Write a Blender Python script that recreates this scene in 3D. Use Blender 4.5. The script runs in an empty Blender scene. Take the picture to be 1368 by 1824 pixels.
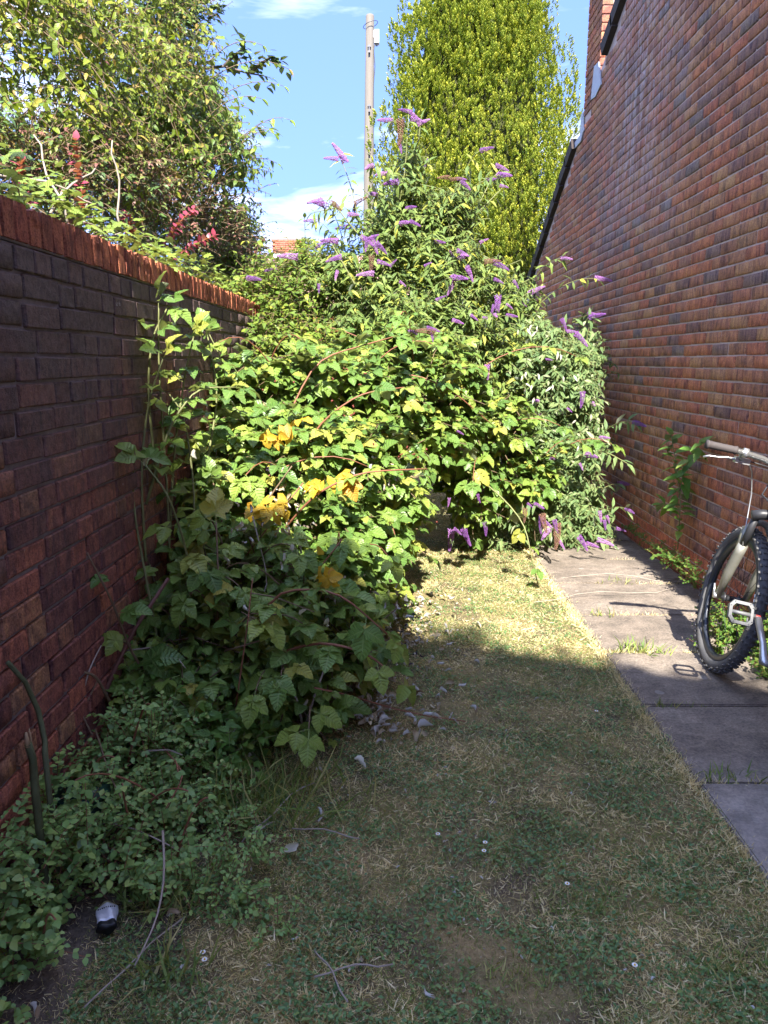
import bpy, bmesh, math, random
import numpy as np
from mathutils import Vector, Matrix
random.seed(7); R = np.random.default_rng(11)
S = bpy.context.scene; COL = S.collection
rad = math.radians

# ------------------------------------------------ camera, sky, sun, exposure
F_PX = 1300.0; PITCH = 11.7; YAW = 0.705; CAM = np.array([0.0, 0.0, 1.45])
cd = bpy.data.cameras.new('camera'); cam = bpy.data.objects.new('camera', cd); COL.objects.link(cam)
cam.location = CAM.tolist(); cam.rotation_euler = (rad(90-PITCH), 0, rad(YAW))
cd.sensor_fit = 'VERTICAL'; cd.sensor_height = 36; cd.sensor_width = 27
cd.lens = F_PX/1824*36; cd.clip_start = 0.05; cd.clip_end = 600
S.camera = cam
S.view_settings.view_transform = 'Standard'; S.view_settings.look = 'None'
S.view_settings.gamma = 1; S.view_settings.use_curve_mapping = False
S.view_settings.exposure = 3.3
S.cycles.max_bounces = 10; S.cycles.diffuse_bounces = 6; S.cycles.transparent_max_bounces = 6

SUN_TO = np.array([0.03, -1.0, 1.0])           # towards the sun: behind the camera, 45 degrees up
world = bpy.data.worlds.new('World'); S.world = world; world.use_nodes = True
wn = world.node_tree; wn.nodes.clear()
def wnode(t, **k):
    n = wn.nodes.new(t)
    for a, b in k.items(): setattr(n, a, b)
    return n
sky = wnode('ShaderNodeTexSky', sky_type='NISHITA', sun_disc=False, sun_elevation=rad(45), sun_rotation=rad(180-1.7),
            air_density=0.75, dust_density=0.0, ozone_density=1.5)
tc = wnode('ShaderNodeTexCoord'); sep = wnode('ShaderNodeSeparateXYZ')
lift = wnode('ShaderNodeMapping'); lift.inputs['Location'].default_value = (0, 0, .55)     # even blue down to the skyline
wn.links.new(tc.outputs['Generated'], lift.inputs[0]); nl_ = wnode('ShaderNodeVectorMath', operation='NORMALIZE'); wn.links.new(lift.outputs[0], nl_.inputs[0]); wn.links.new(nl_.outputs[0], sky.inputs[0])
wn.links.new(tc.outputs['Generated'], sep.inputs[0])
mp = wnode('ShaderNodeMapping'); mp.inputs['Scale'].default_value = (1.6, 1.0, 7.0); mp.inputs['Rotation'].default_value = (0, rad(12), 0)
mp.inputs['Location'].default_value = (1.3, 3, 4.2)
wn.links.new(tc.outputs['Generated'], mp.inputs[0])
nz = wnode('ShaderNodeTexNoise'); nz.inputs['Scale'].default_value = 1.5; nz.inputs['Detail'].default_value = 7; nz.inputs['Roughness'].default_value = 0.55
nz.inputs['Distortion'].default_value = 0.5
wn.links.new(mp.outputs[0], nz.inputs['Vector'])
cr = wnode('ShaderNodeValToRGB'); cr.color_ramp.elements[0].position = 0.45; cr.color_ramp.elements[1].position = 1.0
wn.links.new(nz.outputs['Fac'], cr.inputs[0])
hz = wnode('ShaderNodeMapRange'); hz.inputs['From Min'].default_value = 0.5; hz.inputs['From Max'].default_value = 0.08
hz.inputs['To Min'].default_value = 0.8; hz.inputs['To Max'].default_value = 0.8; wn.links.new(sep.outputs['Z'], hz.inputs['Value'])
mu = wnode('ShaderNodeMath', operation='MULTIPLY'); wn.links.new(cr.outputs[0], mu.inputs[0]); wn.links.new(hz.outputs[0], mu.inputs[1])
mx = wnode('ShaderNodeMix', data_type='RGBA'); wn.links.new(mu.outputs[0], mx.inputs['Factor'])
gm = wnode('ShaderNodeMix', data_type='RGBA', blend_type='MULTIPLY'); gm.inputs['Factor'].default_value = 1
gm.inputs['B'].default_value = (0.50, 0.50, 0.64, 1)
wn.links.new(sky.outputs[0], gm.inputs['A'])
wn.links.new(gm.outputs['Result'], mx.inputs['A']); mx.inputs['B'].default_value = (4.9, 4.7, 4.4, 1)  # cloud colour pushed brighter than real wisps, to fill the shade with light
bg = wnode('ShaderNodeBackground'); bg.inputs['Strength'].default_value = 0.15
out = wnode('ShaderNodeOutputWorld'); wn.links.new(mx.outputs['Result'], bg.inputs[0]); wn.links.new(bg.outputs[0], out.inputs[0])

sl = bpy.data.lights.new('sun', 'SUN'); sun = bpy.data.objects.new('sun', sl); COL.objects.link(sun)
sl.energy = 2.0; sl.angle = rad(0.53); sl.color = (1.0, 0.955, 0.88)
sun.rotation_euler = Vector(SUN_TO.tolist()).to_track_quat('Z', 'Y').to_euler()

# ------------------------------------------------ helpers
_cy, _sy = math.cos(rad(YAW)), math.sin(rad(YAW)); _cp, _sp = math.cos(rad(PITCH)), math.sin(rad(PITCH))
def ray(px, py):
    """direction in the world of a point of the photograph (1368 x 1824)"""
    a, b = px-684, 912-py
    x, y, z = a, F_PX*_cp + b*_sp, -F_PX*_sp + b*_cp
    return np.array([x*_cy - y*_sy, x*_sy + y*_cy, z])
def P(px, py, Y):
    d = ray(px, py); return CAM + d*(Y/d[1])
def G(px, py, z=0.0):
    d = ray(px, py); return CAM + d*((z-CAM[2])/d[2])
def onX(px, py, X):
    d = ray(px, py); return CAM + d*(X/d[0])
def project(p):
    q = p - CAM
    x = q[:, 0]*_cy + q[:, 1]*_sy; y = -q[:, 0]*_sy + q[:, 1]*_cy
    dep = y*_cp - q[:, 2]*_sp; up = y*_sp + q[:, 2]*_cp
    dep = np.maximum(dep, 1e-3)
    return 684 + F_PX*x/dep, 912 - F_PX*up/dep, dep

def nrm(v): return v/np.maximum(np.linalg.norm(v, axis=-1, keepdims=True), 1e-9)

def props(o, label=None, cat=None, group=None, kind=None):
    if label: o['label'] = label
    if cat: o['category'] = cat
    if group: o['group'] = group
    if kind: o['kind'] = kind
    return o
def thing(name, label, cat, loc, group=None, rot=None):
    o = bpy.data.objects.new(name, None); COL.objects.link(o); o.empty_display_size = 0.1
    o.location = [float(v) for v in loc]
    if rot: o.rotation_euler = rot
    return props(o, label, cat, group)
def link(name, me, parent=None, rel=True):
    o = bpy.data.objects.new(name, me); COL.objects.link(o)
    if parent is not None:
        o.parent = parent
        if rel:                                  # geometry given in world coordinates
            p = parent; off = Vector((0, 0, 0))
            while p is not None: off += p.location; p = p.parent
            o.location = -off
    return o
def smooth(me): me.polygons.foreach_set('use_smooth', [True]*len(me.polygons))
def mesh_py(name, v, f, mat, parent=None, rel=True, sm=False):
    me = bpy.data.meshes.new(name); me.from_pydata([tuple(map(float, p)) for p in v], [], f)
    if mat: me.materials.append(mat)
    if sm: smooth(me)
    return link(name, me, parent, rel)

class MB:
    """collects shapes for one mesh"""
    def __init__(s): s.v = []; s.f = []; s.smooth = []
    def add(s, v, f, sm=False):
        n = len(s.v); s.v += [tuple(map(float, p)) for p in v]; s.f += [tuple(i+n for i in q) for q in f]; s.smooth += [sm]*len(f)
    def box(s, a, b):
        x0, y0, z0 = a; x1, y1, z1 = b
        s.add([(x0,y0,z0),(x1,y0,z0),(x1,y1,z0),(x0,y1,z0),(x0,y0,z1),(x1,y0,z1),(x1,y1,z1),(x0,y1,z1)],
              [(0,3,2,1),(4,5,6,7),(0,1,5,4),(1,2,6,5),(2,3,7,6),(3,0,4,7)])
    def tube(s, pts, r, n=8, cap=True, sq=1.0):
        pts = [Vector(tuple(map(float, p))) for p in pts]; k = len(pts)
        rs = r if hasattr(r, '__len__') else [r]*k
        up = Vector((0, 0, 1)); v = []; prev = None
        for i in range(k):
            t = (pts[min(i+1, k-1)] - pts[max(i-1, 0)]).normalized()
            if prev is None: a = t.cross(up if abs(t.z) < .95 else Vector((1, 0, 0))).normalized()
            else:
                a = prev - t*prev.dot(t); a = a.normalized() if a.length > 1e-6 else t.orthogonal().normalized()
            prev = a; b = t.cross(a)
            for j in range(n):
                th = 2*math.pi*j/n; v.append(pts[i] + a*math.cos(th)*rs[i] + b*math.sin(th)*rs[i]*sq)
        f = [(i*n+j, i*n+(j+1) % n, (i+1)*n+(j+1) % n, (i+1)*n+j) for i in range(k-1) for j in range(n)]
        if cap: f += [tuple(range(n))[::-1], tuple((k-1)*n+j for j in range(n))]
        s.add(v, f, True)
    def torus(s, c, R_, r, axis='x', n=40, m=10, rz=None):
        v = []; c = Vector(c)
        for i in range(n):
            a = 2*math.pi*i/n
            for j in range(m):
                b = 2*math.pi*j/m; q = R_ + r*math.cos(b); h = (rz or r)*math.sin(b)
                v.append(c + Vector((h, q*math.cos(a), q*math.sin(a))))
        s.add(v, [(i*m+j, ((i+1) % n)*m+j, ((i+1) % n)*m+(j+1) % m, i*m+(j+1) % m) for i in range(n) for j in range(m)], True)
    def build(s, name, mat, parent=None, rel=False):
        me = bpy.data.meshes.new(name); me.from_pydata(s.v, [], s.f)
        if mat: me.materials.append(mat)
        me.polygons.foreach_set('use_smooth', s.smooth)
        return link(name, me, parent, rel)

# ------------------------------------------------ templates: (verts, faces, uvs per vertex)
def arr(v, f, uv): return (np.array(v, float), f, np.array(uv, float))
def leaflet(L=1, W=.5, n=5, serr=0.0, fold=.25, droop=.25, shape=1.0, wavy=0.0, twist=0.0, seed=0):
    rg = random.Random(seed); v = []; uv = []; f = []
    for i in range(n+1):
        t = i/n
        w = W*.5*math.sin(math.pi*min(1, t**(.75*shape)*.97+.015))**.85
        if i % 2 and serr: w *= 1-serr
        if i == n: w = 0.004
        z = -droop*L*t*t; y = L*t
        wl = wavy*W*math.sin(t*7+rg.random()*2); wr = wavy*W*math.sin(t*7+rg.random()*6)
        tw = twist*t
        v += [(-w, y+(serr*.12*L if i % 2 else 0), z+fold*w+wl+tw*w), (0, y, z), (w, y+(serr*.12*L if i % 2 else 0), z+fold*w+wr-tw*w)]
        uv += [(-1, t), (0, t), (1, t)]
    for i in range(n):
        a = i*3; b = a+3
        f += [(a, a+1, b+1, b), (a+1, a+2, b+2, b+1)]
    return arr(v, f, uv)
def combine(parts):
    V = []; F = []; U = []; n = 0
    for (v, f, u), M in parts:
        vv = v @ M[:3, :3].T + M[:3, 3]; V.append(vv); F += [tuple(i+n for i in q) for q in f]; U.append(u); n += len(v)
    return (np.vstack(V), F, np.vstack(U))
def M4(loc=(0, 0, 0), rz=0, rx=0, ry=0, s=1):
    m = Matrix.Translation(loc) @ Matrix.Rotation(rz, 4, 'Z') @ Matrix.Rotation(rx, 4, 'X') @ Matrix.Rotation(ry, 4, 'Y') @ Matrix.Scale(s, 4)
    return np.array(m)
def bramble_leaf(seed, five=False):
    g = random.Random(seed); q = []
    def lf(s): return leaflet(s, s*.86, 8, .16, .28+g.random()*.25, .12+g.random()*.3, .9, .03, 0, g.random())
    q.append((lf(.62), M4((0, .42, .0), g.uniform(-.1, .1), g.uniform(-.3, .1))))
    for sg in (-1, 1):
        q.append((lf(.52), M4((0, .34, 0), sg*-1.15+g.uniform(-.15, .15), g.uniform(-.3, .1), sg*.2)))
        if five: q.append((lf(.36), M4((0, .31, 0), sg*-2.0+g.uniform(-.1, .1), g.uniform(-.3, .1), sg*.2)))
    q.append((arr([(-.008, 0, 0), (.008, 0, 0), (.008, .44, .0), (-.008, .44, 0)], [(0, 1, 2, 3)], [(0, 0), (0, 0), (0, 1), (0, 1)]), M4()))
    return combine(q)
T_BRAM = [bramble_leaf(i, i % 3 == 0) for i in range(6)]
T_LANCE = [leaflet(1, .30, 3, 0, .3, .15+.12*i, 1.0, .02, .3*(i-1), i) for i in range(4)]
T_OVATE = [leaflet(1, .52, 3, 0, .3, .1+.13*i, .85, .02, .25*(i-1), i) for i in range(4)]
T_ROUND = [leaflet(1, .72, 3, 0, .15, .1+.08*i, .95, .01, .1*(i-1), i) for i in range(3)]
T_TINY = [leaflet(1, .6, 2, 0, .3, .2, .9, 0, .2*(i-1), i) for i in range(3)]
def curl(i):
    g = random.Random(i); v = []; f = []; uv = []; nx, ny = 6, 8; tw = .9*(i-2); kr = 5.0+1.5*i
    for j in range(ny+1):
        t = j/ny; w = .33*math.sin(math.pi*min(1, t**.8*.96+.02))**.8*(1 if j % 2 else .86)
        for k_ in range(nx+1):
            s_ = k_/nx*2-1; a = s_*w*kr; x = math.sin(a)/kr; z = (1-math.cos(a))/kr*1.3+g.uniform(-.018, .018)
            c_, s2 = math.cos(tw*t), math.sin(tw*t); v.append((x*c_-z*s2, t*(1-.25*t), x*s2+z*c_+.28*math.sin(t*2.6+i)*t)); uv.append((s_, t))
    for j in range(ny):
        for k_ in range(nx): q = j*(nx+1)+k_; f.append((q, q+1, q+nx+2, q+nx+1))
    return arr(v, f, uv)
T_CURL = [curl(i) for i in range(5)]
for i in range(0):
    v, f, u = T_CURL[i]
    g = random.Random(i); v = v.copy()
    cx = v[:, 0].copy(); ang = cx*(4.5+i) ; v[:, 0] = np.sin(ang)/(4.5+i); v[:, 2] += (1-np.cos(ang))/(4.5+i)*1.2 + .05*np.sin(v[:, 1]*9+i)
    T_CURL.append((v, f, u))
def ivy(seed):
    pts = [(0, 0), (.22, -.12), (.5, .1), (.32, .3), (.52, .55), (.2, .55), (0, 1), (-.2, .55), (-.52, .55), (-.32, .3), (-.5, .1), (-.22, -.12)]
    g = random.Random(seed)
    v = [(0, .35, .04)] + [(x, y+.12, -.12*abs(x)-.15*y*y+g.uniform(-.03, .03)) for x, y in pts]
    return arr(v, [(0, i+1, (i+1) % 12+1) for i in range(12)], [(0, .3)]+[(x*2, y) for x, y in pts])
T_IVY = [ivy(i) for i in range(3)]
T_PRISM = [arr([(math.cos(a), y, math.sin(a)) for y in (0, 1) for a in (0, 2.094, 4.189)], [(0, 1, 4, 3), (1, 2, 5, 4), (2, 0, 3, 5)], [(0, 0)]*6)]
def tuft(seed):
    g = random.Random(seed); q = []
    for i in range(11):
        a = i*2.4; t = i/11; h = .1+.72*t
        l = .34*(1-t*.35)*g.uniform(.8, 1.2)
        w = .075*g.uniform(.8, 1.3)
        blade = arr([(0, 0, 0), (w, l*.45, .02), (0, l, .05), (-w, l*.45, .02)], [(0, 1, 2, 3)], [(0, t), (0, t), (0, 1), (0, t)])
        q.append((blade, np.array(Matrix.Translation((0.02*math.cos(a), h*.8, 0.02*math.sin(a))) @ Matrix.Rotation(a, 4, 'Y') @ Matrix.Rotation(.75-.55*t, 4, 'X'))))
    return combine(q)
T_TUFT = [tuft(i) for i in range(4)]
def floret_spike(seed):
    """cone-shaped cluster of tiny florets, drooping at the tip"""
    g = random.Random(seed); V = []; F = []; U = []
    for i in range(190):
        t = (i+.5)/190; r = .145*(1-t)**.6+.015; a = i*2.4; y = t
        bend = -.14*t*t
        c = Vector((r*math.cos(a)*g.uniform(.7, 1.1), y, r*math.sin(a)*g.uniform(.7, 1.1)+bend)); o = Vector((math.cos(a), .3, math.sin(a))).normalized()
        x = o.orthogonal().normalized(); y2 = o.cross(x); s = .036*(1-.4*t)*g.uniform(.7, 1.25); n = len(V)
        th = g.random()*3
        for k in range(4):
            e = th+k*1.571; V.append(tuple(c + (x*math.cos(e)+y2*math.sin(e))*s + o*.02)); U.append((0, t))
        V.append(tuple(c - o*.03)); U.append((0, t))
        F += [(n, n+1, n+2, n+3), (n, n+4, n+1), (n+1, n+4, n+2), (n+2, n+4, n+3), (n+3, n+4, n)]
    return (np.array(V), F, np.array(U))
T_SPIKE = [floret_spike(i) for i in range(4)]
T_BLADE = [arr([(-.05, 0, 0), (.05, 0, 0), (.035, .55, .06*i), (-.035, .55, .06*i), (0, 1, .25+.15*i)], [(0, 1, 2, 3), (3, 2, 4)], [(0, 0)]*5) for i in range(3)]

def frames(pos, d, n, s):
    """(N,4,4) matrices: local +Y along d, local +Z near n"""
    y = nrm(d); x = nrm(np.cross(y, n)); z = np.cross(x, y)
    N = len(pos); M = np.zeros((N, 4, 4)); s = np.asarray(s, float)
    if s.ndim < 2: s = np.repeat(np.broadcast_to(s, (N,))[:, None], 3, 1)
    M[:, :3, 0] = x*s[:, 0:1]; M[:, :3, 1] = y*s[:, 1:2]; M[:, :3, 2] = z*s[:, 2:3]; M[:, :3, 3] = pos; M[:, 3, 3] = 1
    return M

def tmesh(name, T, mat, sm=True):
    me = bpy.data.meshes.new(name); me.from_pydata(T[0].tolist(), [], T[1]); me.materials.append(mat)
    uv = me.uv_layers.new(name='UVMap'); idx = np.empty(len(me.loops), int); me.loops.foreach_get('vertex_index', idx)
    uv.data.foreach_set('uv', T[2][idx].ravel())
    if sm: smooth(me)
    return me

def scatter(name, Ts, M, mat, parent=None, tint=None, ti=None, sm=True):
    """many copies of small templates joined in ONE mesh"""
    N = len(M)
    if ti is None: ti = R.integers(0, len(Ts), N)
    if tint is None: tint = R.random(N)
    VV = []; LL = []; LS = []; UU = []; TT = []; nv = 0; nl = 0
    for k, (v, f, u) in enumerate(Ts):
        m = M[ti == k]; n = len(m)
        if not n: continue
        w = np.einsum('nij,vj->nvi', m[:, :3, :3], v) + m[:, None, :3, 3]
        VV.append(w.reshape(-1, 3))
        loops = np.array([i for q in f for i in q]); tot = np.array([len(q) for q in f]); st = np.concatenate([[0], np.cumsum(tot)[:-1]])
        LL.append((loops[None] + (np.arange(n)*len(v))[:, None]).ravel() + nv)
        LS.append((st[None] + (np.arange(n)*len(loops))[:, None]).ravel() + nl)
        UU.append(np.tile(u[loops], (n, 1))); TT.append(np.repeat(tint[ti == k], len(v)))
        nv += n*len(v); nl += n*len(loops)
    V = np.concatenate(VV); L = np.concatenate(LL); ST = np.concatenate(LS); U = np.concatenate(UU); TN = np.concatenate(TT)
    me = bpy.data.meshes.new(name); me.vertices.add(len(V)); me.vertices.foreach_set('co', V.ravel().astype(np.float32))
    me.loops.add(len(L)); me.loops.foreach_set('vertex_index', L.astype(np.int32))
    me.polygons.add(len(ST)); me.polygons.foreach_set('loop_start', ST.astype(np.int32))
    me.update(calc_edges=True)
    uv = me.uv_layers.new(name='UVMap'); uv.data.foreach_set('uv', U.ravel().astype(np.float32))
    a = me.attributes.new('tint', 'FLOAT', 'POINT'); a.data.foreach_set('value', TN.astype(np.float32))
    me.materials.append(mat)
    if sm: me.polygons.foreach_set('use_smooth', np.ones(len(ST), bool))
    me.validate()
    return link(name, me, parent)

_tm = {}
def pieces(name, Ts, M, mat, parent, limit=300, weight=None, stuff_name='foliage', label=None):
    """the pieces that show largest as objects sharing meshes, the rest joined as one part"""
    N = len(M)
    if not N: return
    c = M[:, :3, 3]; px, py, dep = project(c); sc = np.linalg.norm(M[:, :3, 1], axis=1)
    inn = (px > -20) & (px < 1388) & (py > -20) & (py < 1844)
    score = sc/dep*np.where(inn, 1, .05)*(weight if weight is not None else 1)
    order = np.argsort(-score); top = order[:limit]; rest = order[limit:]
    key = (name, id(Ts), mat.name)
    if key not in _tm: _tm[key] = [tmesh(name, t, mat, 'brick' not in name) for t in Ts]
    ms = _tm[key]; off = Vector((0, 0, 0)); p = parent
    while p is not None: off += p.location; p = p.parent
    for i in top:
        m = M[i].copy(); m[:3, 3] -= np.array(off)
        o = bpy.data.objects.new(name, ms[int(R.integers(len(ms)))]); COL.objects.link(o); o.parent = parent
        o.matrix_basis = Matrix(m.tolist())
        if label: o['label'] = label
    if len(rest):
        s = scatter(stuff_name, Ts, M[rest], mat, parent, sm='brick' not in name); s['kind'] = 'stuff'

# ------------------------------------------------ materials
def mat_new(name):
    m = bpy.data.materials.new(name); m.use_nodes = True; nt = m.node_tree; nt.nodes.clear()
    o = nt.nodes.new('ShaderNodeOutputMaterial'); return m, nt, o
def nd(nt, t, ins=None, **k):
    n = nt.nodes.new(t)
    for a, b in k.items(): setattr(n, a, b)
    for a, b in (ins or {}).items():
        s = n.inputs[a]
        if isinstance(b, bpy.types.NodeSocket): nt.links.new(b, s)
        else: s.default_value = b
    return n
def ramp(nt, fac, stops, interp='LINEAR'):
    n = nt.nodes.new('ShaderNodeValToRGB'); cr = n.color_ramp; cr.interpolation = interp
    while len(cr.elements) < len(stops): cr.elements.new(.5)
    for e, (p, c) in zip(cr.elements, stops): e.position = p; e.color = (*c, 1) if len(c) == 3 else c
    nt.links.new(fac, n.inputs[0]); return n.outputs[0]
def mixc(nt, fac, a, b, mode='MIX'):
    n = nt.nodes.new('ShaderNodeMix'); n.data_type = 'RGBA'; n.blend_type = mode
    for k, v in (('Factor', fac), ('A', a), ('B', b)):
        if isinstance(v, bpy.types.NodeSocket): nt.links.new(v, n.inputs[k])
        else: n.inputs[k].default_value = v if k == 'Factor' else (*v, 1)
    return n.outputs['Result']
def math_(nt, op, a, b=0.0, c=None):
    n = nt.nodes.new('ShaderNodeMath'); n.operation = op
    for i, v in enumerate((a, b) if c is None else (a, b, c)):
        if isinstance(v, bpy.types.NodeSocket): nt.links.new(v, n.inputs[i])
        else: n.inputs[i].default_value = v
    return n.outputs[0]
def noise(nt, scale, detail=4, rough=.6, vec=None, stretch=None, dist=0):
    if vec is None: vec = nd(nt, 'ShaderNodeNewGeometry').outputs['Position']
    if stretch: vec = nd(nt, 'ShaderNodeMapping', {'Vector': vec, 'Scale': stretch}).outputs[0]
    return nd(nt, 'ShaderNodeTexNoise', {'Vector': vec, 'Scale': scale, 'Detail': detail, 'Roughness': rough, 'Distortion': dist}).outputs['Fac']
def tint(nt):
    a = nd(nt, 'ShaderNodeAttribute', attribute_name='tint').outputs['Fac']
    o = nd(nt, 'ShaderNodeObjectInfo').outputs['Random']
    return math_(nt, 'FRACT', math_(nt, 'ADD', a, o))
def bump(nt, h, strength=.3, dist=.01):
    return nd(nt, 'ShaderNodeBump', {'Height': h, 'Strength': strength, 'Distance': dist}).outputs[0]
def principled(nt, o, col, rough=.8, normal=None, metal=0.0, spec=.3):
    b = nd(nt, 'ShaderNodeBsdfPrincipled')
    for k, v in (('Base Color', col), ('Roughness', rough), ('Normal', normal), ('Metallic', metal), ('Specular IOR Level', spec)):
        if v is None: continue
        if isinstance(v, bpy.types.NodeSocket): nt.links.new(v, b.inputs[k])
        else: b.inputs[k].default_value = (*v, 1) if k == 'Base Color' else v
    if o: nt.links.new(b.outputs[0], o.inputs[0])
    return b

def leaf_mat(name, stops, back=None, rough=.42, trans=.3, vein=0.0, patch=.25, spec=.4, gain=1.4):
    if name not in ('pale_dead_leaf', 'purple_floret', 'conifer_spray', 'yellowed_leaf', 'dry_leaf'): stops = [(p_, tuple(x*gain for x in c_)) for p_, c_ in stops]
    m, nt, o = mat_new(name); t = tint(nt); c = ramp(nt, t, stops)
    n1 = noise(nt, 14, 3)
    c = mixc(nt, patch, c, ramp(nt, n1, [(.3, (.45, .5, .4)), (.7, (1.5, 1.4, 1.2))]), 'MULTIPLY')
    uv = nd(nt, 'ShaderNodeUVMap', uv_map='UVMap').outputs[0]; sx = nd(nt, 'ShaderNodeSeparateXYZ', {0: uv})
    nrmk = None
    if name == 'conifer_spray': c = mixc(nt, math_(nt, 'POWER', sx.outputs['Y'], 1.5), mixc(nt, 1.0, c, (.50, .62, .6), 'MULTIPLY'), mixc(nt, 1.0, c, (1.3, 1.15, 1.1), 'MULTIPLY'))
    if vein:
        au = math_(nt, 'ABSOLUTE', sx.outputs['X'])
        w = math_(nt, 'SINE', math_(nt, 'MULTIPLY', math_(nt, 'SUBTRACT', sx.outputs['Y'], math_(nt, 'MULTIPLY', au, .22)), 44))
        mid = math_(nt, 'LESS_THAN', au, .07)
        vv = math_(nt, 'MAXIMUM', math_(nt, 'MULTIPLY', math_(nt, 'POWER', math_(nt, 'MAXIMUM', w, 0), 5), .6), mid)
        c = mixc(nt, math_(nt, 'MULTIPLY', vv, vein), c, (.30, .36, .14))
        nrmk = bump(nt, math_(nt, 'SUBTRACT', 1, vv), .9, .008)
    if back:
        bf = nd(nt, 'ShaderNodeNewGeometry').outputs['Backfacing']; c = mixc(nt, bf, c, back)
    p = principled(nt, None, c, rough, nrmk, 0, spec)
    tr = nd(nt, 'ShaderNodeBsdfTranslucent', {'Color': mixc(nt, 1.0, c, (1.5, 1.5, .6), 'MULTIPLY')})
    ms = nd(nt, 'ShaderNodeMixShader', {0: trans, 1: p.outputs[0], 2: tr.outputs[0]}); nt.links.new(ms.outputs[0], o.inputs[0])
    return m
def plain(name, col, rough=.6, metal=0.0, nscale=0, namp=.3, bumpk=0, spec=.4, stretch=None):
    m, nt, o = mat_new(name); c = col; nn = None
    if nscale:
        n = noise(nt, nscale, 5, .65, None, stretch)
        c = mixc(nt, n, tuple(x*(1-namp) for x in col), tuple(min(1, x*(1+namp)) for x in col))
        if bumpk: nn = bump(nt, n, bumpk, .01)
    principled(nt, o, c, rough, nn, metal, spec); return m

ML = dict(
 bramble=leaf_mat('bramble_leaf', [(0, (.065, .13, .028)), (.35, (.10, .175, .034)), (.7, (.145, .215, .038)), (.9, (.20, .25, .045)), (1, (.30, .27, .055))], (.20, .23, .13), .40, .28, .35),
 bramble_dark=leaf_mat('bramble_shade_leaf', [(0, (.055, .115, .036)), (.5, (.080, .150, .044)), (1, (.12, .19, .050))], (.17, .22, .13), .42, .22, .35),
 yellow=leaf_mat('yellowed_leaf', [(0, (.52, .34, .03)), (.6, (.62, .42, .04)), (1, (.50, .24, .03))], (.5, .36, .08), .5, .3, .2),
 dry=leaf_mat('dry_leaf', [(0, (.20, .14, .09)), (.5, (.36, .29, .19)), (1, (.50, .43, .31))], (.46, .45, .41), .8, .1, 0, .3, .1),
 pale=leaf_mat('pale_dead_leaf', [(0, (.44, .42, .33)), (1, (.58, .56, .45))], (.60, .58, .47), .8, .1, 0, .2, .1),
 buddleia=leaf_mat('buddleia_leaf', [(0, (.080, .130, .036)), (.5, (.115, .170, .040)), (.85, (.16, .21, .045)), (1, (.30, .29, .04))], (.26, .30, .22), .55, .22, .1),
 buddleia_grey=leaf_mat('grey_buddleia_leaf', [(0, (.075, .130, .048)), (.6, (.12, .180, .062)), (.9, (.17, .22, .08)), (1, (.30, .33, .20))], (.30, .34, .24), .6, .2, .1),
 ovate=leaf_mat('shrub_leaf', [(0, (.080, .140, .022)), (.5, (.125, .190, .028)), (.85, (.18, .235, .035)), (1, (.28, .28, .045))], (.14, .19, .07), .42, .3, .1),
 gold=leaf_mat('yellow_green_leaf', [(0, (.11, .16, .020)), (.5, (.17, .22, .022)), (.85, (.24, .27, .030)), (1, (.34, .22, .07))], (.16, .2, .06), .42, .32, .1),
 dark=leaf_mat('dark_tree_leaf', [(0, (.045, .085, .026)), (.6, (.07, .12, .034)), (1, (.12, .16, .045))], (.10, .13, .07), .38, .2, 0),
 purple=leaf_mat('purple_shrub_leaf', [(0, (.14, .055, .050)), (.35, (.18, .085, .06)), (.55, (.09, .12, .03)), (1, (.14, .17, .04))], (.12, .08, .06), .45, .25, 0),
 red=leaf_mat('red_shoot_leaf', [(0, (.17, .025, .050)), (1, (.27, .055, .085))], (.28, .10, .09), .4, .3, 0),
 ivy=leaf_mat('ivy_leaf', [(0, (.14, .21, .03)), (.7, (.20, .27, .05)), (1, (.10, .15, .03))], (.2, .24, .1), .42, .3, .1),
 snow=leaf_mat('small_round_leaf', [(0, (.10, .18, .055)), (.6, (.14, .24, .065)), (1, (.22, .29, .08))], (.12, .18, .09), .45, .25, 0),
 weed=leaf_mat('weed_leaf', [(0, (.06, .14, .025)), (.7, (.10, .19, .03)), (1, (.16, .2, .04))], (.13, .18, .08), .45, .3, .1),
 conifer=leaf_mat('conifer_spray', [(0, (.16, .22, .034)), (.5, (.27, .33, .045)), (.85, (.38, .41, .06)), (1, (.22, .27, .04))], None, .6, .15, 0, .45, .15),
 straw=leaf_mat('straw_blade', [(0, (.34, .27, .14)), (.5, (.48, .40, .22)), (1, (.58, .52, .36))], None, .7, .2, 0, .35, .2),
 grass=leaf_mat('grass_blade', [(0, (.08, .13, .035)), (.5, (.13, .18, .045)), (.8, (.22, .22, .08)), (1, (.32, .28, .13))], None, .55, .25, 0, .35, .3),
 clover=leaf_mat('clover_leaf', [(0, (.05, .11, .040)), (.6, (.08, .15, .050)), (1, (.14, .19, .055))], (.1, .15, .07), .45, .2, 0),
 purple_flower=leaf_mat('purple_floret', [(0, (.28, .11, .42)), (.6, (.40, .18, .54)), (1, (.52, .28, .64))], None, .7, .3, 0, .4, .2),
 spent=leaf_mat('spent_floret', [(0, (.13, .07, .05)), (1, (.20, .11, .08))], None, .8, .1, 0, .4, .1),
)
M_CANE = plain('cane_bark', (.15, .10, .055), .7, 0, 25, .5)
M_REDCANE = plain('red_cane', (.22, .085, .045), .6, 0, 20, .4)
M_GCANE = plain('green_cane', (.16, .17, .06), .6, 0, 20, .4)
M_TWIG = plain('dry_twig', (.30, .25, .20), .8, 0, 20, .4)
M_TRUNK = plain('bark', (.12, .09, .07), .9, 0, 12, .5, .5)
M_SOIL = None

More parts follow.
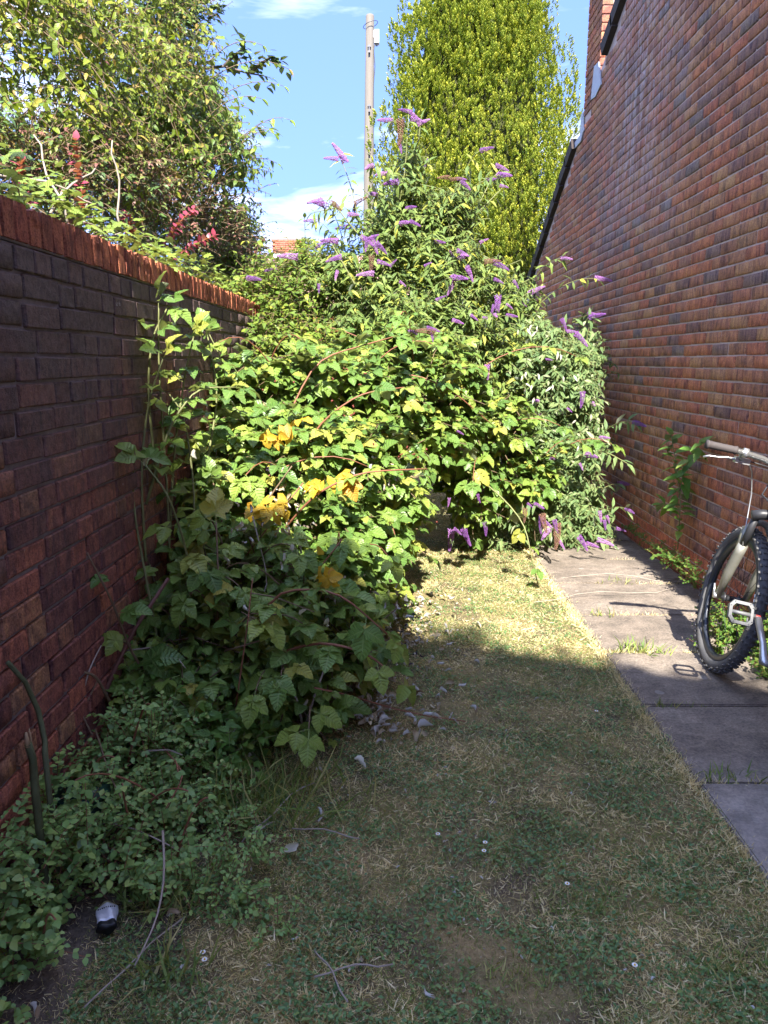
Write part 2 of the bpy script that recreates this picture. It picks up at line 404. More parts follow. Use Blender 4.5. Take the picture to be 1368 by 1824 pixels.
def brick_mat(name, stops, soot=None, streak=False, specks=False, roughn=.85):
    m, nt, o = mat_new(name); t = tint(nt)
    c = ramp(nt, t, stops)
    pos = nd(nt, 'ShaderNodeNewGeometry').outputs['Position']
    t2 = nd(nt, 'ShaderNodeCombineXYZ', {0: math_(nt, 'MULTIPLY', t, 37.0)}).outputs[0]
    vadd = nd(nt, 'ShaderNodeVectorMath', {0: pos, 1: t2}, operation='ADD').outputs[0]
    band = noise(nt, 1.0, 3, .6, vadd, (9, 17, 5.0), 1.6)      # kiln shading across each brick
    c = mixc(nt, .85, c, ramp(nt, band, [(.34, (.36, .36, .50)), (.46, (.80, .76, .80)), (.58, (1.12, 1.05, .95)), (.72, (1.2, 1.35, 1.05))]), 'MULTIPLY')
    sp = noise(nt, 150, 3, .75); c = mixc(nt, .75, c, ramp(nt, sp, [(.36, (.40, .36, .36)), (.48, (.95, .95, .95)), (.66, (1.3, 1.28, 1.2))]), 'MULTIPLY')
    if soot:
        z = nd(nt, 'ShaderNodeSeparateXYZ', {0: pos}).outputs['Z']
        n = noise(nt, 2.4, 4, .6)
        k = math_(nt, 'MULTIPLY_ADD', math_(nt, 'SUBTRACT', n, .5), 1.4, math_(nt, 'MULTIPLY_ADD', z, .85, -.35))
        k = nd(nt, 'ShaderNodeClamp', {0: k}).outputs[0]
        c = mixc(nt, math_(nt, 'MULTIPLY', k, .88), c, mixc(nt, n, (.045, .040, .048), (.17, .135, .115)))
    grit = ramp(nt, noise(nt, 34, 5, .75), [(.36, (.55, .52, .52)), (.60, (1.25, 1.22, 1.18))]); c = mixc(nt, .75 if soot else .35, c, grit, 'MULTIPLY')
    if streak:
        s3 = nd(nt, 'ShaderNodeSeparateXYZ', {0: pos})
        sn = noise(nt, 1.0, 5, .75, None, (3, 16, 1.3), .6)
        yy = math_(nt, 'SUBTRACT', 1, math_(nt, 'ABSOLUTE', math_(nt, 'MULTIPLY', math_(nt, 'SUBTRACT', s3.outputs['Y'], 6.6), .75)))
        zz = math_(nt, 'MULTIPLY', math_(nt, 'SUBTRACT', s3.outputs['Z'], 2.2), .9)
        msk = nd(nt, 'ShaderNodeClamp', {0: math_(nt, 'MINIMUM', yy, zz)}).outputs[0]
        k = ramp(nt, sn, [(.50, (0, 0, 0)), (.55, (1, 1, 1)), (.59, (0.1, .1, .1)), (.68, (0.8, .8, .8))])
        fine = noise(nt, 60, 3, .7)
        kk = math_(nt, 'MULTIPLY', math_(nt, 'MULTIPLY', k, msk), math_(nt, 'MULTIPLY', math_(nt, 'GREATER_THAN', fine, .40), .85))
        c = mixc(nt, kk, c, (.62, .56, .56))
        c = mixc(nt, math_(nt, 'MULTIPLY', msk, .22), c, (.26, .20, .21))
    if specks:
        vo = nd(nt, 'ShaderNodeTexVoronoi', {'Vector': pos, 'Scale': 11.0}); 
        n = noise(nt, 2.2, 2)
        k = math_(nt, 'MULTIPLY', math_(nt, 'LESS_THAN', vo.outputs['Distance'], math_(nt, 'MULTIPLY', math_(nt, 'SUBTRACT', n, .42), .45)), 1.0)
        k = math_(nt, 'MULTIPLY', k, math_(nt, 'GREATER_THAN', noise(nt, 120, 2), .5))
        c = mixc(nt, math_(nt, 'MULTIPLY', k, .5), c, (.5, .5, .5))
    h = math_(nt, 'ADD', noise(nt, 70, 5, .7), math_(nt, 'MULTIPLY', sp, .6))
    principled(nt, o, c, roughn, bump(nt, h, .9, .008), 0, .15); return m
M_BR_R = brick_mat('house_brick', [(0, (.24, .145, .12)), (.10, (.31, .15, .095)), (.34, (.42, .19, .11)), (.52, (.44, .245, .13)), (.68, (.44, .165, .10)), (.84, (.48, .19, .10)), (.92, (.30, .16, .12)), (1, (.22, .17, .15))], streak=True)
M_BR_RED = brick_mat('red_plinth_brick', [(0, (.42, .13, .075)), (1, (.54, .19, .10))])
M_BR_L = brick_mat('garden_wall_brick', [(0, (.17, .080, .070)), (.4, (.29, .115, .085)), (.75, (.40, .15, .095)), (1, (.33, .19, .11))], soot=True, specks=True)
M_COPE = brick_mat('coping_brick', [(0, (.26, .095, .06)), (.3, (.42, .15, .085)), (.6, (.50, .19, .105)), (1, (.34, .11, .07))])
M_CHIM = brick_mat('chimney_brick', [(0, (.34, .13, .085)), (.5, (.42, .18, .12)), (1, (.38, .14, .085))])
M_MORT = plain('mortar', (.50, .37, .32), .95, 0, 60, .35, .6)
M_MORT_D = plain('sooty_mortar', (.20, .165, .155), .95, 0, 30, .6, .6)

# ------------------------------------------------ ground, lawn, path (the setting)
def ground_mat(name, a, b, c2):
    m, nt, o = mat_new(name)
    n = noise(nt, 3.5, 6, .65); f = noise(nt, 60, 4, .7)
    c = ramp(nt, n, [(.35, a), (.5, b), (.65, c2)])
    c = mixc(nt, .7, c, ramp(nt, f, [(.3, (.45, .45, .45)), (.7, (1.4, 1.4, 1.4))]), 'MULTIPLY')
    principled(nt, o, c, .95, bump(nt, math_(nt, 'ADD', f, noise(nt, 18, 4)), .9, .02), 0, .1); return m
M_LAWN = ground_mat('lawn_soil', (.12, .09, .06), (.22, .18, .09), (.30, .22, .11))
M_EARTH = ground_mat('bare_earth', (.10, .08, .065), (.15, .12, .09), (.20, .16, .12))
M_FAR = ground_mat('far_ground', (.05, .07, .03), (.06, .08, .03), (.08, .08, .04))
def sheet(name, x0, x1, y0, y1, z, mat, step=None, amp=0, kind='structure'):
    nx = max(1, int((x1-x0)/step)) if step else 1; ny = max(1, int((y1-y0)/step)) if step else 1
    g = np.random.default_rng(3); v = []; ph = g.random(12)*6
    for j in range(ny+1):
        for i in range(nx+1):
            x = x0+(x1-x0)*i/nx; y = y0+(y1-y0)*j/ny
            h = amp*(math.sin(x*5+ph[0])+math.sin(y*4.3+ph[1])+math.sin((x+y)*9+ph[2])*.6+math.sin((x*2-y)*13+ph[3])*.4)/2
            v.append((x, y, z+h))
    f = [(j*(nx+1)+i, j*(nx+1)+i+1, (j+1)*(nx+1)+i+1, (j+1)*(nx+1)+i) for j in range(ny) for i in range(nx)]
    o = mesh_py(name, v, f, mat, sm=True); o['kind'] = kind; return o
sheet('ground', -150, 150, -60, 300, -.075, M_FAR)
sheet('lawn', -.55, 1.078, -.5, 9.5, -.022, M_LAWN, .06, .006)
sheet('soil_bed', -1.03, -.551, -.5, 9.5, -.030, M_EARTH, .06, .008)
sheet('soil_strip', 1.985, 2.02, -.5, 9.5, -.03, M_EARTH)

m, nt, o = mat_new('concrete_slab'); n1 = noise(nt, 2.2, 6, .65); n2 = noise(nt, 90, 5, .8); n3 = noise(nt, 9, 6, .75, None, (1, 1.5, 1), .6)
c = ramp(nt, n1, [(.3, (.125, .105, .084)), (.5, (.19, .157, .125)), (.7, (.255, .217, .175))])
c = mixc(nt, .6, c, ramp(nt, n3, [(.36, (.50, .50, .52)), (.62, (1.25, 1.22, 1.2))]), 'MULTIPLY')
c = mixc(nt, .7, c, ramp(nt, n2, [(.36, (.45, .45, .46)), (.62, (1.4, 1.38, 1.35))]), 'MULTIPLY')
vo = nd(nt, 'ShaderNodeTexVoronoi', {'Vector': nd(nt, 'ShaderNodeNewGeometry').outputs['Position'], 'Scale': 5.5})
wobble = math_(nt, 'MULTIPLY_ADD', noise(nt, 22, 3), .10, vo.outputs['Distance'])
spot = math_(nt, 'MULTIPLY', math_(nt, 'LESS_THAN', wobble, .16), math_(nt, 'GREATER_THAN', vo.outputs['Color'], .55))
c = mixc(nt, math_(nt, 'MULTIPLY', spot, .35), c, (.36, .34, .31))
sy_ = nd(nt, 'ShaderNodeSeparateXYZ', {0: nd(nt, 'ShaderNodeNewGeometry').outputs['Position']}).outputs['Y']
near = nd(nt, 'ShaderNodeMapRange', {'Value': sy_, 'From Min': 2.55, 'From Max': 2.1, 'To Min': 0.0, 'To Max': .55}).outputs[0]
c = mixc(nt, math_(nt, 'MULTIPLY', near, n3), c, (.42, .41, .40))
principled(nt, o, c, .9, bump(nt, math_(nt, 'ADD', n2, n3), .5, .006), 0, .25); M_SLAB = m
path = thing('path', None, None, (1.53, 2, 0)); path['kind'] = 'structure'
base = MB(); base.box((1.079, -.5, -.07), (1.984, 9.5, -.028)); b = base.build('bedding', M_EARTH, path, True)
ys = [-.10, .51, 1.12, 1.73, 2.33, 2.92, 3.51, 4.07, 4.68, 5.28, 5.88, 6.5, 7.1, 7.7, 8.3, 8.9]
for i in range(len(ys)-1):
    bm = bmesh.new(); bmesh.ops.create_cube(bm, size=1)
    w = .90+random.uniform(-.006, .004); l = ys[i+1]-ys[i]-.012
    for v in bm.verts: v.co = (v.co.x*w, v.co.y*l, v.co.z*.05)
    bmesh.ops.bevel(bm, geom=bm.edges[:], offset=.006, segments=2, affect='EDGES')
    me = bpy.data.meshes.new('paving_slab'); bm.to_mesh(me); bm.free(); me.materials.append(M_SLAB)
    s = link('paving_slab', me, path, False); s.location = (random.uniform(-.006, .006), (ys[i]+ys[i+1])/2-2, -.025+random.uniform(-.004, .003))
    s.rotation_euler = (random.uniform(-.006, .006), random.uniform(-.004, .004), random.uniform(-.006, .006))

# ------------------------------------------------ bricks
def brick_template(lx, ly, lz, seed, chip=0.0, cuts=0):
    g = random.Random(seed); bm = bmesh.new(); bmesh.ops.create_cube(bm, size=1)
    if cuts: bmesh.ops.subdivide_edges(bm, edges=bm.edges[:], cuts=cuts, use_grid_fill=True)
    for v in bm.verts: v.co = (v.co.x*lx, v.co.y*ly, v.co.z*lz)
    if not cuts: bmesh.ops.bevel(bm, geom=bm.edges[:], offset=.004, segments=1, affect='EDGES')
    for v in bm.verts:
        v.co += Vector((g.uniform(-1, 1), g.uniform(-1, 1), g.uniform(-1, 1)))*.0012
        if chip:
            edge = (abs(v.co.z) > lz*.45)+(abs(v.co.x) > lx*.45)+(abs(v.co.y) > ly*.45)
            if edge >= 2: v.co *= 1-g.random()*chip*.06
            if v.co.z > lz*.2: v.co.z -= g.random()**2*chip*.022; v.co.x += g.random()**2*chip*.012
    bm.verts.ensure_lookup_table(); V = [tuple(v.co) for v in bm.verts]; F = [tuple(v.index for v in f.verts) for f in bm.faces]
    bm.free(); return arr(V, F, [(0, 0)]*len(V))
T_STR_X = [brick_template(.10, .215, .065, i) for i in range(5)]       # faces +-X, runs along Y
T_HDR_X = [brick_template(.10, .1025, .065, 10+i) for i in range(3)]
def trs(P_, jitter=.0010, rot=.003):
    P_ = np.array(P_, float); N = len(P_); M = np.zeros((N, 4, 4)); M[:, 3, 3] = 1
    a = R.normal(0, rot, (N, 3)); M[:, 0, 0] = M[:, 1, 1] = M[:, 2, 2] = 1
    M[:, 0, 1] = -a[:, 2]; M[:, 1, 0] = a[:, 2]; M[:, 1, 2] = -a[:, 0]; M[:, 2, 1] = a[:, 0]
    M[:, :3, 3] = P_ + R.normal(0, jitter, (N, 3)); return M

# house on the right: gable end wall at X = 2
HX = 2.0; EAVE_Y, EAVE_Z = 11.3, 2.53; SL = .494; RIDGE_Y = 1.5
def verge_z(y): return EAVE_Z + SL*(EAVE_Y - y) if y > RIDGE_Y else EAVE_Z + SL*(EAVE_Y-RIDGE_Y) - SL*(RIDGE_Y - y)
house = thing('brick_house', 'brown multicoloured brick house end wall with sloping dark verge along the path', 'house', (3.5, 6, 0))
pr, prr = [], []
CH0, CH1 = 7.84, 8.40
for r_ in range(110):
    z = .0375 + r_*.075 - .02; off = .1125 if r_ % 2 else 0
    for k in range(-4, 54):
        y = .1125 + k*.225 + off
        lim = verge_z(y+.11) - .07 if y > RIDGE_Y else verge_z(y-.11)-.07
        if z+.03 > lim or y > EAVE_Y-.12: continue
        (prr if (r_ in (1, 2, 0)) else pr).append((HX+.05, y, z))
pr = [p for p in pr if p[1] > -.6]; prr = [p for p in prr if p[1] > -.6]
Mr = trs(pr); pieces('brick', T_STR_X, Mr, M_BR_R, house, 300, None, 'brick_courses')
Mrr = trs(prr); pieces('plinth_brick', T_STR_X, Mrr, M_BR_RED, house, 120, None, 'plinth_courses')
# mortar core
def prism_x(name, poly, x0, x1, mat, parent):
    n = len(poly); v = [(x0, y, z) for y, z in poly]+[(x1, y, z) for y, z in poly]
    f = [tuple(range(n)), tuple(range(n, 2*n))[::-1]]+[(i, i+n, (i+1) % n+n, (i+1) % n) for i in range(n)]
    return mesh_py(name, v, f, mat, parent)
prism_x('wall_core', [(-1, -.05), (EAVE_Y-.004, -.05), (EAVE_Y-.004, EAVE_Z-.04), (RIDGE_Y, verge_z(RIDGE_Y)-.04), (-1, verge_z(-1)-.04)], HX+.0075, HX+.3, M_MORT, house)
M_VERGE = plain('dark_verge_tile', (.045, .034, .030), .9, 0, 30, .5, .4)
M_ROOFT = plain('brown_roof_tile', (.12, .065, .045), .9, 0, 20, .4, .4)
M_LEAD = plain('lead_flashing', (.40, .42, .45), .6, .0, 14, .25, .3)
M_WHITE = plain('white_painted_board', (.72, .72, .70), .5, 0, 6, .1)
u = np.array([0, -1, SL]); u = u/np.linalg.norm(u)          # up the slope (towards the camera)
nr = np.array([0, SL, 1]); nr = nr/np.linalg.norm(nr)
step = .30; k = 0; s0 = np.array([0, EAVE_Y+.12, EAVE_Z-.06])
while True:
    a = s0 + u*k*step; 
    if a[1] < RIDGE_Y-.1: break
    k += 1
    if CH0-.16 < a[1]+u[1]*.15 < CH1+.2: continue
    mb = MB(); c0 = np.array([HX-.055, 0, 0]); w = .34
    A = a + nr*.055; B = a + u*(step+.04) + nr*.035
    pts = []
    for q, zz in ((a, -.075), (a+u*(step+.03), -.095)):
        for x in (HX-.05, HX+.34): pts.append(q+np.array([x, 0, 0])+nr*zz)
    for q, zz in ((a, .055), (a+u*(step+.03), .033)):
        for x in (HX-.05, HX+.34): pts.append(q+np.array([x, 0, 0])+nr*zz)
    mb.add(pts, [(0, 1, 3, 2), (4, 6, 7, 5), (0, 4, 5, 1), (2, 3, 7, 6), (0, 2, 6, 4), (1, 5, 7, 3)])
    mb.build('verge_tile', M_VERGE, house, True)
for (ya, yb, nm) in ((EAVE_Y+.1, RIDGE_Y, 'roof'), (-1.5, RIDGE_Y, 'roof')):
    za, zb = verge_z(ya), verge_z(yb)
    mesh_py(nm, [(HX+.36, ya, za-.04), (9, ya, za-.04), (9, yb, zb-.04), (HX+.36, yb, zb-.04), (HX+.36, ya, za+.04), (9, ya, za+.04), (9, yb, zb+.04), (HX+.36, yb, zb+.04)],
            [(0, 1, 2, 3), (4, 7, 6, 5), (0, 4, 5, 1), (1, 5, 6, 2), (2, 6, 7, 3), (3, 7, 4, 0)], M_ROOFT, house)
mb = MB(); mb.box((HX+.008, EAVE_Y+.003, EAVE_Z-.30), (9, EAVE_Y+.10, EAVE_Z-.10)); mb.build('fascia', M_WHITE, house, True)
mb = MB(); mb.box((HX+.302, EAVE_Y-.15, -.05), (9, EAVE_Y-.01, EAVE_Z-.1)); mb.build('rear_wall', M_BR_R, house, True)
mb = MB(); mb.tube([(HX-.02, 10.75, .1), (HX-.02, 10.75, 2.55)], .018, 6); mb.build('cable', plain('black_plastic', (.02, .02, .02), .5), house, True)
# chimney
ch = link('chimney', None, house); 
mb = MB(); mb.box((HX+.008, CH0+.010, 3.7), (HX+.55, CH1-.01, 7.2)); core = mb.build('stack_core', M_MORT, ch, True)
T_STR_Y = [brick_template(.215, .10, .065, 30+i) for i in range(3)]; T_HDR_Y = [brick_template(.1025, .10, .065, 34+i) for i in range(3)]
pc = []; pf = []; px_ = []; ph_ = []
for r_ in range(53, 96):
    z = .0375 + r_*.075 - .02
    if r_ % 2 == 0:
        px_ += [(HX+.047, CH0+.1075, z), (HX+.047, CH0+.3325, z)]; ph_.append((HX+.047, CH0+.5025, z)); pc += [(HX+.2125, CH0+.052, z), (HX+.4375, CH0+.052, z)]
    else:
        pc += [(HX+.1045, CH0+.05, z), (HX+.3295, CH0+.05, z)]; pf.append((HX+.499, CH0+.05, z)); px_ += [(HX+.047, CH0+.2175, z), (HX+.047, CH0+.4425, z)]
pieces('side_brick', T_STR_X, trs(px_, .0008, .003), M_BR_R, ch, 300); pieces('side_half_brick', T_HDR_X, trs(ph_, .0008, .003), M_BR_R, ch, 300)
pieces('brick', T_STR_Y, trs(pc, .0008, .003), M_CHIM, ch, 300)
pieces('half_brick', T_HDR_Y, trs(pf, .0008, .003), M_CHIM, ch, 300)
mb = MB(); mb.tube([(HX+.3, 8.12, 7.2), (HX+.3, 8.12, 7.6)], [.13, .11], 12); mb.build('chimney_pot', M_COPE, ch, True)
# lead flashings either side of the stack
def plate(name, pts, th, mat, parent):
    pts = [np.array(p, float) for p in pts]; n = len(pts); q = [p+np.array([th, 0, 0]) for p in pts]
    return mesh_py(name, pts+q, [tuple(range(n)), tuple(range(n, 2*n))[::-1]]+[(i, i+n, (i+1) % n+n, (i+1) % n) for i in range(n)], mat, parent)
X_ = HX-.014
plate('flashing', [onX(a, b, X_) for a, b in ((1066, 110), (1058, 118), (1052, 178), (1060, 172), (1070, 150))], .012, M_LEAD, house)
plate('flashing', [onX(a, b, X_) for a, b in ((1038, 200), (1035, 203), (1033, 240), (1018, 262), (1016, 272), (1022, 266), (1034, 252), (1039, 232))], .012, M_LEAD, house)

# garden wall on the left
LX = -1.033
gw = thing('garden_wall', 'sooty dark brick garden wall with orange brick coping on the left', 'wall', (LX-.1, 4, 0))
pl_s, pl_h = [], []; W0, W1 = .6, 9.4
NC = 23
for r_ in range(NC):
    z = 1.77 - .010 - .0325 - r_*.075; y = W0 + random.uniform(-.2, 0)
    while y < W1:
        if random.random() < (.30 if r_ % 3 else .55): pl_h.append((LX-.05, y+.051, z)); y += .1125
        else: pl_s.append((LX-.05, y+.1075, z)); y += .225
pieces('brick', T_STR_X, trs(pl_s, .0016, .005), M_BR_L, gw, 220, None, 'brick_courses')
pieces('half_brick', T_HDR_X, trs(pl_h, .0016, .005), M_BR_L, gw, 140, None, 'half_brick_courses')
mb = MB(); mb.box((LX-.215, W0-.2, -.05), (LX-.010, W1, 1.765)); mb.build('wall_core', M_MORT_D, gw, True)
T_COPE = [brick_template(.215, .060, .103, 60+i, (.06, .10, .45, .05, .12, .08, .6)[i], 3 if i in (2, 6) else 2) for i in range(7)]
pcx = []; y = W0
while y < W1: pcx.append((LX-.105+random.uniform(-.0015, .0015), y+.0375, 1.77+.0555)); y += .075
pieces('coping_brick', T_COPE, trs(pcx, .0010, .003), M_COPE, gw, 300)
mb = MB(); mb.box((LX-.208, W0, 1.768), (LX-.008, W1, 1.858)); mb.build('coping_mortar', M_MORT_D, gw, True)

# ------------------------------------------------ vegetation tools
UP = np.array([0, 0, 1.0]); SUN = SUN_TO/np.linalg.norm(SUN_TO)
def sprays(blobs, n, L=.3, K=7, size=.06, droop=.6, out=1.0, up=.6, lb=(.5, 1.0), ndir=(.8, .5, .5), rnd=.5, opposite=False, front=True, leafdroop=.25, depth=(.55, 1.0), zmin=0.0, shell=2.2):
    """sprays of leaves on the outside of rounded masses; returns leaf matrices, twig segments, weights"""
    B = np.array([list(b[0])+list(b[1]) for b in blobs], float); 
    area = (B[:, 3]*B[:, 4]+B[:, 3]*B[:, 5]+B[:, 4]*B[:, 5]); bi = R.choice(len(B), n, p=area/area.sum())
    d = nrm(R.normal(0, 1, (n, 3)))
    if front: d[:, 1] = np.where((d[:, 1] > .35) & (R.random(n) < .75), -d[:, 1], d[:, 1])
    d[:, 2] = np.where((d[:, 2] < -.2) & (R.random(n) < .5), -d[:, 2], d[:, 2])
    fr = depth[0] + (depth[1]-depth[0])*R.random(n)**(1/shell)
    o = B[bi, :3] + d*B[bi, 3:]*fr[:, None]
    keep = np.ones(n, bool)
    for b in B:                                            # drop what lies deep inside another mass
        q = ((o-b[:3])/b[3:]); keep &= ~((q**2).sum(1) < .30)
    keep &= o[:, 2] > zmin
    o, d, fr, bi = o[keep], d[keep], fr[keep], bi[keep]; n = len(o)
    nr_ = nrm(d/B[bi, 3:])
    t0 = nrm(nr_*out + UP*up + R.normal(0, rnd, (n, 3)))
    Ls = L*R.uniform(.6, 1.3, n)
    start = o - t0*Ls[:, None]*.6
    tt = (np.arange(K)+.6)/K
    s = Ls[:, None]*tt[None]                               # n,K
    pos = start[:, None] + t0[:, None]*s[..., None] - UP*(droop*(s**2)/np.maximum(Ls[:, None], .01))[..., None]*.6
    tan = nrm(t0[:, None] - UP*(2*droop*.6*tt)[None, :, None])
    side0 = nrm(np.cross(tan, UP+R.normal(0, .25, (n, 1, 3))))
    sg = np.where(np.arange(K) % 2, 1, -1)[None, :, None]
    def leaves(sgn):
        ld = nrm(tan*R.uniform(*lb, (n, K, 1)) + side0*sgn + R.normal(0, .25, (n, K, 3)) - UP*leafdroop)
        ln = nrm(UP*ndir[0] + nr_[:, None]*ndir[1] + SUN*ndir[2] + R.normal(0, .35, (n, K, 3)))
        sc = size*R.uniform(.45, 1.3, (n, K))*(1-.35*tt[None]**2)
        return frames(pos.reshape(-1, 3), ld.reshape(-1, 3), ln.reshape(-1, 3), sc.ravel())
    Ms = [leaves(sg)]
    if opposite: Ms.append(leaves(-sg))
    w = np.tile(np.repeat(fr**2, K), len(Ms)); M = np.concatenate(Ms)
    a = np.concatenate([start[:, None], pos[:, [K//2, K-1]]], 1)
    seg = (a[:, :-1].reshape(-1, 3), a[:, 1:].reshape(-1, 3))
    return M, seg, w
def clip(M, w=None, fn=None):
    c = M[:, :3, 3]; k = fn(c)
    return (M[k], w[k]) if w is not None else M[k]
def seg_M(a, b, r):
    d = b-a; L = np.linalg.norm(d, axis=1); n = len(a)
    return frames(a, d, nrm(R.normal(0, 1, (n, 3))), np.stack([np.full(n, r), L, np.full(n, r)], 1))
def not_in_walls(c):
    inl = (c[:, 0] < LX+.03) & (c[:, 0] > LX-.26) & (c[:, 2] < 1.90)
    return ~inl & (c[:, 0] < HX-.03) | (c[:, 1] > EAVE_Y+.3)
def garden_side(c): return not_in_walls(c) & ((c[:, 0] > LX+.03) | (c[:, 2] > 1.9)) & (c[:, 2] > -.01)
def other_side(c): return not_in_walls(c) & (c[:, 0] < LX-.22) | ((c[:, 2] > 1.92) & (c[:, 0] < HX-.05))
def size_(kw): return kw.get('size', .06)
def bush(name, label, cat, loc, mat, Ts, blobs, n, limit=300, group=None, fn=garden_side, twig=M_CANE, twr=.0022, shoot=0, shoot_kw=(.5,), **kw):
    t = thing(name, label, cat, loc, group); M, seg, w = sprays(blobs, n, **kw)
    M, w = clip(M, w, fn); k = fn(seg[0]) & fn(seg[1])
    if shoot:
        e = shoots(t, blobs, shoot, *shoot_kw[:1], twig, size_(kw)*1.05, fn=fn, droop=kw.get('droop', .5))
        if e: e = np.concatenate(e); M = np.concatenate([M, e]); w = np.concatenate([w, np.full(len(e), 2.0)])
    pieces('leaf', Ts, M, mat, t, limit, w)
    tw = scatter('twigs', T_PRISM, seg_M(seg[0][k], seg[1][k], twr), twig, t); tw['kind'] = 'stuff'
    return t
def Bp(px, py, Y, rx, ry, rz): return (P(px, py, Y), (rx, ry, rz))
def arc(a, b, sag=0.0, n=9, wig=0.0):
    a = np.array(a, float); b = np.array(b, float); L = np.linalg.norm(b-a); ph = R.random(3)*6; out_ = []
    for i in range(n):
        t = i/(n-1); p = a+(b-a)*t; p[2] += sag*4*t*(1-t)
        if 0 < i < n-1: p += wig*L*np.array([math.sin(t*7+ph[0]), math.sin(t*6+ph[1]), math.sin(t*8+ph[2])*.6])
        out_.append(p)
    return np.array(out_)
def bez(p0, p1, p2, n=12):
    p0, p1, p2 = map(lambda q: np.array(q, float), (p0, p1, p2)); t = np.linspace(0, 1, n)[:, None]
    return (1-t)**2*p0 + 2*t*(1-t)*p1 + t*t*p2
def along(pts, K, t0=.2):
    seg = np.linalg.norm(np.diff(pts, axis=0), axis=1); cs = np.concatenate([[0], np.cumsum(seg)]); s = np.linspace(t0, 1, K)*cs[-1]
    p = np.stack([np.interp(s, cs, pts[:, i]) for i in range(3)], 1); q = np.stack([np.interp(np.minimum(s+.01, cs[-1]), cs, pts[:, i]) for i in range(3)], 1)
    r = np.stack([np.interp(np.maximum(s-.01, 0), cs, pts[:, i]) for i in range(3)], 1)
    return p, nrm(q-r)
def cane(parent, pts, r0, r1, mat, name='cane'):
    mb = MB(); mb.tube(pts, list(np.linspace(r0, r1, len(pts))), 6); return mb.build(name, mat, parent, True)
def cane_leaves(pts, K, size, t0=.2, opposite=False, leafdroop=.2, along_k=.6, nup=.9):
    p, t = along(pts, K, t0); out_ = []
    side = nrm(np.cross(t, UP+R.normal(0, .2, (K, 3))))
    sg = np.where(np.arange(K) % 2, 1, -1)[:, None]
    if opposite: 
        az = np.where((np.arange(K) % 2)[:, None] > 0, nrm(np.cross(side, t)), side); side = az; sg = np.ones((K, 1))
    for s_ in ((sg, -sg) if opposite else (sg,)):
        ld = t*along_k + side*s_ + R.normal(0, .2, (K, 3)) - UP*leafdroop
        ln = UP*nup + SUN*.6 + R.normal(0, .3, (K, 3)); out_.append(frames(p, ld, ln, size*R.uniform(.7, 1.15, K)))
    ld = t[-1:]; out_.append(frames(p[-1:], ld-UP*.2, UP*1.0+SUN*.5+R.normal(0, .1, (1, 3)), np.array([size])))
    return np.concatenate(out_)
def passage(c): return ~((c[:, 0] > -.02) & (c[:, 0] < .40) & (c[:, 1] > 4.4) & (c[:, 2] < .42))
_gs = garden_side
def garden_side(c): return _gs(c) & passage(c)

def shoots(t, blobs, n, L, mat_c, size, gap=.055, opposite=False, droop=.5, up=.9, r0=.004, leafdroop=.3, fn=None, tips=None):
    """long single shoots that break out of a mass, with leaves all along"""
    out_ = []; fn = fn or garden_side
    for _ in range(n):
        b = blobs[int(R.integers(len(blobs)))]; d = R.normal(0, 1, 3); d[2] = abs(d[2])+.2; d[1] = -abs(d[1]) if R.random() < .7 else d[1]; d /= np.linalg.norm(d)
        o_ = np.array(b[0])+d*np.array(b[1])*.85; l = L*R.uniform(.6, 1.3); dd = d*np.array([1, 1, .6])+UP*up+R.normal(0, .3, 3); dd /= np.linalg.norm(dd)
        p0 = o_-dd*l*.35; p1 = o_+dd*l*.45; p2 = o_+dd*l*.75+np.array([d[0], d[1], 0])*l*.25-UP*l*droop*.5; pw = bez(p0, p1, p2, 9)
        if not fn(pw).all(): continue
        cane(t, pw, r0, r0*.5, mat_c, 'stem'); out_.append(cane_leaves(pw, max(4, int(l/gap)), size, .2, opposite, leafdroop, .45, .8))
        if tips is not None: tips.append((pw[-1], pw[-1]-pw[-2]))
    return out_
# ------------------------------------------------ lawn cover
def in_view(p, mgn=160):
    px, py, dep = project(p); return (px > -mgn) & (px < 1368+mgn) & (py > 200) & (py < 1824+mgn)
def ground_pts(n, y0, y1, x0, x1, pw=1.0):
    """random points on the lawn, denser towards the camera"""
    y = y0 + (y1-y0)*R.random(n)**pw; x = R.uniform(x0, x1, n); p = np.stack([x, y, np.full(n, -.02)], 1)
    return p[in_view(p)]
def patchy(p, s, thr, seed):
    g = np.random.default_rng(seed); v = np.zeros(len(p))
    for k in range(7):
        a = g.normal(0, s*1.6, 2); v += np.sin(p[:, 0]*a[0]+p[:, 1]*a[1]+g.random()*6)
    return v/2.6 + R.normal(0, .45, len(p)) > thr
lawn_c = thing('lawn_cover', None, None, (0, 4, 0)); lawn_c['kind'] = 'stuff'
def flatblades(name, n, mat, smin, smax, lean, thr, seed, y1=9.0, pw=1.7, x0=-.75, x1=1.10):
    p = ground_pts(n, 1.2, y1, x0, x1, pw); p = p[patchy(p, 6, thr, seed)]
    k = len(p); d = np.stack([R.normal(0, lean, k), R.normal(0, lean, k), np.ones(k)*.8], 1)
    M = frames(p, d, R.normal(0, 1, (k, 3)), R.uniform(smin, smax, k)[:, None]*np.array([[1.1, 1, .6]]))
    return scatter(name, T_BLADE, M, mat, lawn_c)
o = flatblades('grass', 160000, ML['grass'], .009, .024, 1.1, -.5, 5); o['kind'] = 'stuff'
o = flatblades('straw_grass', 130000, ML['straw'], .008, .022, 1.5, -.6, 8); o['kind'] = 'stuff'
o = flatblades('straw_grass', 70000, ML['straw'], .015, .038, 2.0, .35, 9); o['kind'] = 'stuff'
o = flatblades('thatch', 60000, ML['straw'], .008, .018, 1.6, -9, 3, x0=-.95); o['kind'] = 'stuff'
o = flatblades('moss', 60000, ML['grass'], .006, .014, 1.0, -9, 4, x0=-.8); o['kind'] = 'stuff'
